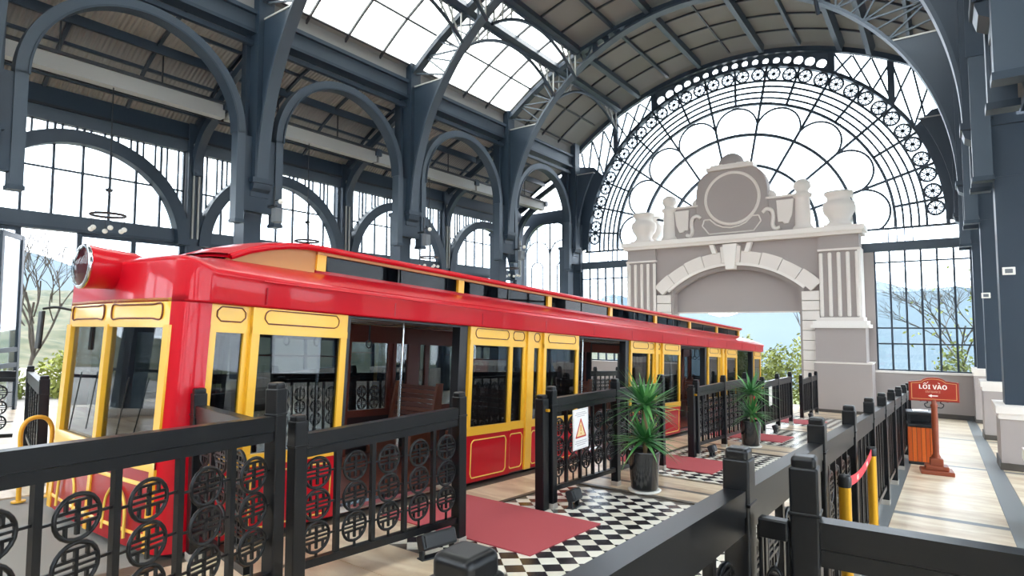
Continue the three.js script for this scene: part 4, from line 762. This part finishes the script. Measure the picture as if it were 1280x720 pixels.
{
  const p = V(-3.33, 0, -5.93).applyMatrix4(PLAT), t = thing('warning_sign', 'white warning placard with red triangle on the black railing', 'sign', [p.x, p.y + 0.62, p.z], Math.PI / 2);
  rb('plate', t, M.white, 0, 0.17, 0, 0.34, 0.44, 0.008, 0.003);
  const face = canvasMat(250, 400, (c) => {
    c.fillStyle = '#f7f4f1'; c.fillRect(0, 0, 250, 400); c.strokeStyle = '#c9c2c6'; c.lineWidth = 4; c.strokeRect(10, 10, 230, 380);
    c.fillStyle = '#9a8f98'; for (const [y, w] of [[34, 150], [52, 190], [70, 120], [316, 170], [336, 190], [356, 130]]) for (let x = 125 - w / 2; x < 125 + w / 2; x += 14) c.fillRect(x, y, 10, 7);
    c.strokeStyle = '#c83a2c'; c.lineJoin = 'round'; c.lineWidth = 16; c.fillStyle = '#f4d9a0'; c.beginPath(); c.moveTo(125, 105); c.lineTo(205, 280); c.lineTo(45, 280); c.closePath(); c.fill(); c.stroke(); c.fillStyle = '#d98a1e'; c.fillRect(117, 165, 16, 60); c.fillRect(117, 238, 16, 18);
  }, 0.4);
  add('sign_face', new THREE.PlaneGeometry(0.34, 0.44), face, t).position.set(0, 0.17, 0.006);
}
{ const p = V(-3.33, 0, -14.9).applyMatrix4(PLAT), t = thing('notice_board', 'small white notice on the railing beyond the farther plant', 'sign', [p.x, p.y + 0.62, p.z], Math.PI / 2); rb('plate', t, M.white, 0, 0.2, 0, 0.28, 0.42, 0.01, 0.003); rb('plate_frame', t, M.grey, 0, 0.2, -0.006, 0.31, 0.45, 0.008, 0.003); }

// ================================================================ BIN
{
  const p = V(-0.385, 0, -12.3).applyMatrix4(PLAT), t = thing('litter_bin', 'orange slatted litter bin with black hooded top behind the sign', 'bin', [p.x, p.y, p.z], 0.06);
  const w = 0.37, d = 0.36; rb('plinth', t, M.black, 0, 0.03, 0, w, 0.06, d, 0.006); rb('liner', t, M.black, 0, 0.34, 0, w - 0.05, 0.58, d - 0.05, 0.01);
  for (let i = 0; i < 6; i++) for (const s of [-1, 1]) rb('slat', t, i % 2 ? M.orange : M.orangeB, -w / 2 + w * (i + 0.5) / 6, 0.34, s * (d / 2 - 0.01), w / 6 - 0.006, 0.56, 0.02, 0.004);
  for (let i = 0; i < 5; i++) for (const s of [-1, 1]) rb('slat', t, i % 2 ? M.orange : M.orangeB, s * (w / 2 - 0.01), 0.34, -d / 2 + d * (i + 0.5) / 5, 0.02, 0.56, d / 5 - 0.006, 0.004);
  rb('collar', t, M.black, 0, 0.65, 0, w + 0.02, 0.05, d + 0.02, 0.008); for (const a of [-1, 1]) for (const b of [-1, 1]) rb('hood_post', t, M.black, a * (w / 2 - 0.02), 0.75, b * (d / 2 - 0.02), 0.035, 0.18, 0.035, 0.004);
  rb('hood_side', t, M.black, -w / 2 + 0.02, 0.75, 0, 0.02, 0.16, d - 0.06, 0.004); rb('hood_side', t, M.black, 0, 0.75, -d / 2 + 0.02, w - 0.06, 0.16, 0.02, 0.004); rb('lid', t, M.iron, 0, 0.855, 0, w + 0.04, 0.04, d + 0.04, 0.014); rb('ashtray', t, M.chrome, 0, 0.88, 0, w * 0.6, 0.012, d * 0.6, 0.004);
}
// ================================================================ BELT BARRIER
{
  const post = (label, x, z) => { const p = V(x, 0, z).applyMatrix4(PLAT), t = thing('barrier_post', label, 'barrier', [p.x, p.y, p.z], 0, 'gold belt barrier posts'); add('base', lathe([[0, 0], [0.085, 0], [0.09, 0.015], [0.045, 0.045], [0, 0.05]], 28), M.gold, t); add('tube', lathe([[0.034, 0.04], [0.034, 0.9], [0.03, 0.9], [0, 0.9]], 18), M.gold, t); add('belt_head', lathe([[0.034, 0.87], [0.038, 0.88], [0.038, 0.925], [0.03, 0.94], [0, 0.945]], 18), M.black, t); return p; };
  const a = post('gold barrier post at the near end of the red belt', -0.52, -4.15), b = post('gold barrier post at the far end of the red belt', -0.52, -5.75);
  const rows = []; for (let i = 0; i <= 16; i++) { const u = i / 16, x = a.x + (b.x - a.x) * u, z = a.z + (b.z - a.z) * u, y = a.y + (b.y - a.y) * u + 0.9 - 0.1 * 4 * u * (1 - u) * 0.6; rows.push([[x, y - 0.03, z], [x, y + 0.03, z], [x + 0.004, y + 0.03, z], [x + 0.004, y - 0.03, z], [x, y - 0.03, z]]); }
  const t = thing('barrier_belt', 'red webbing belt slung between the gold posts', 'belt'); add('webbing', gridGeo(rows), M.belt, t); 
  for (const u of [0.35, 0.75]) { const i = Math.round(u * 16); const q = rows[i][0]; bx('printed_tag', t, M.white, q[0] + 0.005, q[1] + 0.03, q[2], 0.004, 0.03, 0.07); }
}
// ================================================================ FLOODLIGHTS on the platform floor
[[-3.28, -3.55, 0.5, 'black strip floodlight lying at the foot of the near railing'], [-3.24, -5.62, 1.2, 'black box floodlight at the foot of the warning sign railing'], [-3.22, -10.2, 1.2, 'black floodlight at the foot of the railing beyond the second mat'], [-3.2, -14.7, 1.2, 'black floodlight under the small white notice'], [-3.2, -19.1, 1.2, 'farthest black floodlight by the last red mat']].forEach(([x, z, a, l], i) => {
  const p = V(x, 0, z).applyMatrix4(PLAT), t = thing('floodlight', l, 'lamp', [p.x, p.y, p.z], i ? Math.PI / 2 : 1.35, 'black platform floodlights'); const w = i ? 0.18 : 0.32;
  const h = rb('housing', t, M.iron, 0, 0.13, 0, w, 0.12, 0.1, 0.02); h.rotation.x = -0.35; const le = rb('lens', t, M.black, 0, 0.15, 0.05, w - 0.04, 0.09, 0.012, 0.004); le.rotation.x = -0.35; for (const s of [-1, 1]) rb('bracket', t, M.iron, s * (w / 2 - 0.02), 0.045, 0, 0.02, 0.09, 0.05, 0.004); rb('mount', t, M.iron, 0, 0.008, 0, w, 0.016, 0.08, 0.004);
});
// ================================================================ yellow guard hoop by the tram's nose
{ const p = V(-7.35, 0, -2.12).applyMatrix4(PLAT); const t = thing('guard_hoop', 'yellow tubular guard hoop beside the tram\'s nose at the left edge', 'guard rail', [p.x, p.y, p.z], Math.PI / 2); add('hoop', tube([[-0.12, 0, 0], [-0.12, 0.4, 0], [-0.12, 0.7, 0], [-0.07, 0.78, 0], [0, 0.8, 0], [0.07, 0.78, 0], [0.12, 0.7, 0], [0.12, 0.4, 0], [0.12, 0, 0]], 0.021, 60, 10), M.yellowPipe, t); for (const s of [-1, 1]) at(add('foot_plate', new THREE.CylinderGeometry(0.06, 0.06, 0.012, 16), M.yellowPipe, t), s * 0.12, 0.006, 0); }
// ================================================================ CHANDELIERS in the aisle
for (let k = 2; k < 6; k++) {
  const z = (ZC[k] + ZC[k + 1]) / 2, t = thing('chandelier', ['ring chandelier in the nearest aisle arch, above the tram\'s nose', 'ring chandelier in the second aisle arch', 'ring chandelier in the third aisle arch', 'ring chandelier in the farthest aisle arch'][k - 2], 'chandelier', [-15, 3.6, z], 0, 'ring chandeliers of the aisle');
  rod('cable', t, M.iron, [0, 1.0, 0], [0, 3.32, 0], 0.012); add('hub', lathe([[0, 0.94], [0.06, 0.95], [0.08, 1.0], [0, 1.03]], 14), M.iron, t);
  const ring = add('ring', new THREE.TorusGeometry(0.33, 0.028, 8, 40), M.darkwood, t); ring.rotation.x = Math.PI / 2; ring.position.y = 0.42;
  for (let i = 0; i < 3; i++) { const a = i * 2.094 + 0.4; rod('stay', t, M.iron, [0, 0.96, 0], [0.33 * Math.cos(a), 0.44, 0.33 * Math.sin(a)], 0.006); }
  for (let i = 0; i < 6; i++) { const a = i * 1.047 + 0.2, l = new THREE.Group(); l.name = 'lamp'; l.position.set(0.33 * Math.cos(a), 0, 0.33 * Math.sin(a)); t.add(l); rod('lamp_rod', l, M.iron, [0, 0.42, 0], [0, 0.16, 0], 0.007); add('globe', new THREE.SphereGeometry(0.055, 14, 10), M.lampWhite, l).position.y = 0.1; }
}
// ================================================================ fittings on the columns
for (const [k, y, dx, l] of [[4, 2.5, 7.3, 'white switch box on the near right iron column'], [5, 2.3, 7.22, 'white switch box on the second right iron column']]) { const z = ZC[k] + 0.235, t = thing('switch_box', l, 'switch box', [CX + dx, y, z], 0, 'switch boxes on the iron columns'); rb('box', t, M.lampWhite, 0, 0, 0, 0.17, 0.13, 0.04, 0.01); rb('cover', t, M.grey, 0, 0, 0.022, 0.1, 0.07, 0.01, 0.004); }
for (const k of [3, 4, 5]) { const t = thing('speaker_bracket', ['loudspeaker and cable box on the second left column', 'loudspeaker and cable box on the third left column', 'loudspeaker and cable box on the fourth left column'][k - 3], 'loudspeaker', [CX - 6.56, 4.05, ZC[k] - 0.2], 0, 'column loudspeakers'); rb('cabinet', t, M.grey, 0.1, 0.15, 0, 0.18, 0.34, 0.2, 0.02); rb('bracket', t, M.iron, -0.09, 0.4, 0, 0.28, 0.06, 0.1, 0.01); rb('conduit', t, M.iron, -0.02, 0.62, 0, 0.04, 0.5, 0.04, 0.01); rb('camera_arm', t, M.iron, 0.14, 0.52, 0, 0.24, 0.03, 0.03, 0.01); add('camera_dome', new THREE.SphereGeometry(0.06, 14, 10), M.lampWhite, t).position.set(0.24, 0.47, 0); }
// ================================================================ PEOPLE seated in the tram
function bodyGeo(bones, res, cell, org) {                    // smooth union of tapered capsules
  const mc = new MarchingCubes(res, new THREE.MeshBasicMaterial(), false, false, 200000), half = res * cell / 2;
  mc.isolation = 0;
  for (let k = 0; k < res; k++) for (let j = 0; j < res; j++) for (let i = 0; i < res; i++) {
    const x = (i - res / 2) * cell + org[0], y = (j - res / 2) * cell + org[1], z = (k - res / 2) * cell + org[2]; let d = 0, acc = 0;
    for (const [a, b, ra, rb_] of bones) { const bx_ = b[0] - a[0], by = b[1] - a[1], bz = b[2] - a[2], px = x - a[0], py = y - a[1], pz = z - a[2], l = bx_ * bx_ + by * by + bz * bz, t = l ? Math.max(0, Math.min(1, (px * bx_ + py * by + pz * bz) / l)) : 0; acc += Math.exp(-38 * (Math.hypot(px - bx_ * t, py - by * t, pz - bz * t) - (ra + (rb_ - ra) * t))); }
    d = -Math.log(Math.max(acc, 1e-30)) / 38; mc.field[i + j * res + k * res * res] = -d;
  }
  mc.update();
  const n = mc.count, pos = mc.positionArray.slice(0, n * 3), nor = mc.normalArray.slice(0, n * 3);
  for (let i = 0; i < n; i++) { pos[i * 3] = pos[i * 3] * half + org[0]; pos[i * 3 + 1] = pos[i * 3 + 1] * half + org[1]; pos[i * 3 + 2] = pos[i * 3 + 2] * half + org[2]; }
  const g = new THREE.BufferGeometry(); g.setAttribute('position', new THREE.BufferAttribute(pos, 3)); g.setAttribute('normal', new THREE.BufferAttribute(nor, 3)); return g;
}
function sitter(label, x, y, z, ry, top, trousers) {
  const p = V(x, y, z).applyMatrix4(PLAT), t = thing('person', label, 'person', [p.x, p.y, p.z], ry);
  const skin = std(0xb98a6c, 0.6), hair = std(0x15110f, 0.6), fingers = [];
  for (const s of [-1, 1]) for (let f = 0; f < 5; f++) { const a = f === 4 ? [s * 0.13, 0.53, 0.33] : [s * (0.15 + 0.018 * f), 0.5, 0.37], l = [0.06, 0.068, 0.064, 0.05, 0.045][f]; fingers.push([a, [a[0] - (f === 4 ? s * 0.03 : 0), a[1] - 0.012, a[2] + l], 0.01, 0.008]); }
  add('body', mergeGeometries([bodyGeo([[[0, 1.13, 0.03], [0, 1.2, 0.045], 0.075, 0.08], [[0, 1.2, 0.05], [0, 1.09, 0.085], 0.085, 0.05], [[0, 1.12, 0.02], [0, 0.98, 0], 0.05, 0.055], [[0, 1.13, 0.13], [0, 1.11, 0.14], 0.02, 0.016]], 40, 0.012, [0, 1.1, 0.03]),
    bodyGeo([...[-1, 1].flatMap((s) => [[[s * 0.17, 0.5, 0.28], [s * 0.17, 0.5, 0.36], 0.035, 0.03]]), ...fingers], 64, 0.0075, [0, 0.5, 0.3])]), skin, t);
  add('shirt', bodyGeo([[[0, 0.5, 0], [0, 0.9, 0], 0.13, 0.13], [[-0.14, 0.9, 0], [0.14, 0.9, 0], 0.075, 0.075], ...[-1, 1].flatMap((s) => [[[s * 0.19, 0.9, 0], [s * 0.23, 0.64, 0.04], 0.055, 0.045], [[s * 0.23, 0.64, 0.04], [s * 0.17, 0.5, 0.28], 0.043, 0.033]])], 48, 0.016, [0, 0.7, 0.08]), top, t);
  add('trousers', bodyGeo([[[-0.07, 0.46, 0], [0.07, 0.46, 0], 0.13, 0.13], ...[-1, 1].flatMap((s) => [[[s * 0.1, 0.45, 0.03], [s * 0.12, 0.45, 0.42], 0.085, 0.065], [[s * 0.12, 0.45, 0.43], [s * 0.12, 0.08, 0.45], 0.062, 0.042]])], 48, 0.016, [0, 0.32, 0.22]), trousers, t);
  add('shoes', bodyGeo([-1, 1].map((s) => [[s * 0.12, 0.045, 0.43], [s * 0.12, 0.035, 0.58], 0.045, 0.036]), 32, 0.014, [0, 0.06, 0.5]), M.black, t);
  add('hair', bodyGeo([[[0, 1.21, 0.01], [0, 1.25, 0.03], 0.088, 0.075], [[0, 1.2, -0.02], [0, 1.08, -0.03], 0.075, 0.05]], 32, 0.014, [0, 1.17, 0.01]), hair, t);
  for (const s of [-1, 1]) { add('eye', new THREE.SphereGeometry(0.011, 8, 6), M.black, t).position.set(s * 0.034, 1.165, 0.122); }
}
sitter('person in a dark patterned top and pale grey trousers sitting inside the third tram door', -6.0, 0.1, -13.4, 1.2, std(0x2c2530, 0.8), std(0x9a948c, 0.85));
sitter('dark clothed person sitting inside the second tram door', -6.3, 0.1, -9.2, 0.6, std(0x17181d, 0.8), std(0x1d1f26, 0.85));

// ================================================================ OUTSIDE: slopes, ridge, bushes, trees
function terrain(name, label, x0, x1, z0, z1, nx, nz, f, mat) {
  const rows = []; for (let i = 0; i <= nx; i++) { const r = []; for (let j = 0; j <= nz; j++) { const x = x0 + (x1 - x0) * i / nx, z = z0 + (z1 - z0) * j / nz; r.push([x, f(x, z), z]); } rows.push(r); }
  const m = add(name, gridGeo(rows), mat, scene); mat.side = THREE.DoubleSide; m.userData = { kind: 'structure', label }; return m;
}
const wob = (x, z) => 0.5 * Math.sin(x * 0.31 + 1.2 * Math.sin(z * 0.17)) + 0.4 * Math.cos(z * 0.23 + x * 0.11) + 0.25 * Math.sin(x * 0.9 + z * 0.7);
M.slope.map = noiseTex(128, 128, (u, v) => mixc([82, 80, 58], [40, 52, 26], Math.max(0, fbm(u, v, 10) * 1.7 - 0.5))); M.slope.color.set(0xffffff);
M.grass.map = noiseTex(128, 128, (u, v) => mixc([96, 106, 56], [72, 86, 42], fbm(u, v, 12))); M.grass.color.set(0xffffff);
const uvXZ = (m, s) => { const p = m.geometry.attributes.position, uv = []; for (let i = 0; i < p.count; i++) uv.push(p.getX(i) / s, p.getZ(i) / s); m.geometry.setAttribute('uv', new THREE.Float32BufferAttribute(uv, 2)); };
uvXZ(terrain('hillside', 'pale green terraced slope seen through the open doors on the left', -22, -110, 40, -60, 60, 60, (x, z) => -1.2 + Math.max(0, -x - 34) * 0.1 + wob(x, z) * Math.min(1, (-x - 22) / 20) * 0.9, M.slope), 9);
uvXZ(terrain('lawn', 'grass beyond the far wall', -40, 30, -25, -70, 40, 30, (x, z) => -2.2 - Math.max(0, -z - 40) * 0.35 + wob(x, z) * 0.3, M.grass), 5);
uvXZ(terrain('lawn', 'grass beside the right wall', 5.2, 40, 40, -25, 20, 30, (x, z) => -2.0 + wob(x, z) * 0.2, M.grass), 5);
terrain('ridge', 'hazy blue mountain ridge on the horizon', -420, 260, -300, -420, 120, 6, (x, z) => -60 + (0.5 - Math.abs((z + 360) / 120)) * 2 * (70 + 7 * Math.sin(x * 0.013 + 2.5) + 8 * Math.sin(x * 0.041 + 2.3) + 3 * Math.sin(x * 0.13)), M.ridge);
terrain('ridge', 'hazy blue mountain ridge seen through the doors on the left', -300, -420, 160, -300, 6, 90, (x, z) => -60 + (0.5 - Math.abs((x + 360) / 120)) * 2 * (98 + 12 * Math.sin(z * 0.017 + 1) + 6 * Math.sin(z * 0.05)), M.ridge);
function leafCloud(n, rx, ry, rz, s) {
  const pos = [], idx = []; for (let i = 0; i < n; i++) {
    const a = rr(0, 6.283), c = rr(-1, 1), r = Math.pow(rnd(), 0.45), q = Math.sqrt(1 - c * c), x = rx * r * q * Math.cos(a), y = ry * r * c, z = rz * r * q * Math.sin(a), u = V(rr(-1, 1), rr(-1, 1), rr(-1, 1)).normalize(), v = V(rr(-1, 1), rr(-1, 1), rr(-1, 1)).cross(u).normalize(), L = s * rr(0.6, 1.3), w = L * 0.45, b = i * 4;
    for (const [p, k] of [[-1, 0], [0, 1], [1, 0], [0, -1]]) pos.push(x + u.x * L * p + v.x * w * k, y + u.y * L * p + v.y * w * k, z + u.z * L * p + v.z * w * k); idx.push(b, b + 1, b + 2, b, b + 2, b + 3);
  }
  const g = new THREE.BufferGeometry(); g.setAttribute('position', new THREE.Float32BufferAttribute(pos, 3)); g.setIndex(idx); g.computeVertexNormals(); return g;
}
M.bush.side = M.bushB.side = THREE.DoubleSide;
function bush(label, x, y, z, rx, ry, alt, group) { const t = thing('bush', label, 'bush', [x, y, z], 0, group); const l = add('foliage', leafCloud(1300, rx, ry, rx, 0.09), alt ? M.bushB : M.bush, t, true); l.position.y = ry * 0.9; add('stem', tube([[0, -0.3, 0], [0.05, 0.3, 0], [0, ry, 0.05]], 0.05, 8, 6), M.bark, t); }
seed = 99;
const bushP = ['leftmost', 'second', 'third', 'fourth', 'fifth', 'sixth', 'seventh', 'rightmost'];
for (let i = 0; i < 8; i++) bush(bushP[i] + ' yellow green bush from the left outside the gate opening', -8.6 + i * 0.68, -2.35, i % 2 ? -29.4 : -28, 0.66, 1.5 + 0.2 * (i % 3), i % 3 === 1, 'bushes outside the gate');
const bushR = ['yellow green bush low in the right window', 'olive bush at the right end of the far window', 'tall olive bush behind the right window'];
for (let i = 0; i < 3; i++) bush(bushR[i], [-1.35, 0.25, 1.62][i], -2.3, -27.2, 0.66, [1.15, 1.75, 2.0][i], i % 2, 'bushes outside the right window');
const bushW = ['bright green bush beyond the open doors at the far left', 'green bush behind the far left railing', 'green bush just left of the tram\'s nose'];
for (let i = 0; i < 3; i++) bush(bushW[i], -19.5, -1.1, -3.4 - i * 1.35, 0.66, 0.75 + 0.15 * i, i % 2, 'bushes outside the left doors');
function bareTree(label, x, y, z, h, sp, leaves) {
  const t = thing('tree', label, 'tree', [x, y, z], 0, 'bare trees outside'), gs = [];
  const grow = (p, d, L, r, n) => { const q = p.clone().addScaledVector(d, L), m = p.clone().lerp(q, 0.5).add(V(rr(-1, 1), 0, rr(-1, 1)).multiplyScalar(L * 0.06)); gs.push(tube([p.toArray(), m.toArray(), q.toArray()], r, 5, 5)); if (n <= 0) return; const k = n > 2 ? 3 : 2; for (let i = 0; i < k; i++) { const e = d.clone().add(V(rr(-1, 1), rr(-0.25, 0.55), rr(-1, 1)).multiplyScalar(sp)).normalize(); grow(p.clone().lerp(q, rr(0.55, 1)), e, L * rr(0.6, 0.8), r * 0.62, n - 1); } };
  const d = V(rr(-0.08, 0.08), 1, rr(-0.08, 0.08)).normalize(), p0 = V(0, -0.4, 0), q = V(0, 0, 0).addScaledVector(d, h * 0.3); add('trunk', tube([p0.toArray(), V(0, h * 0.15, 0).toArray(), q.toArray()], h * 0.008, 8, 7), M.bark, t);
  for (let i = 0; i < 4; i++) grow(q.clone().multiplyScalar(rr(0.75, 1)), d.clone().add(V(rr(-1, 1), rr(0, 0.5), rr(-1, 1)).multiplyScalar(sp * 0.8)).normalize(), h * 0.26, h * 0.0045, 5);
  add('branches', mergeGeometries(gs), M.bark, t, true);
  if (leaves) add('foliage', leafCloud(leaves, h * 0.3, h * 0.34, h * 0.3, 0.1), M.bush, t, true).position.y = h * 0.5;
}
bareTree('bare branching tree on the left of the right window', -4.4, -2.5, -44, 10, 0.8, 0); bareTree('bare branching tree in the middle of the right window', 0.7, -2.3, -32, 8, 0.95, 120);
bareTree('thin bare tree standing in the gate opening', -5.6, -2.6, -36, 8.5, 0.3, 0); bareTree('bare tree beyond the open doors, left of the headlamp', -24, -1.3, -6.6, 7.5, 0.6, 0);
bareTree('leafy tree behind the far aisle window', -22, -2.2, -33, 7, 0.6, 900);

scene.fog = new THREE.FogExp2(0xb2cbf0, 0.00055);                // thin mountain haze
renderer.render(scene, camera);
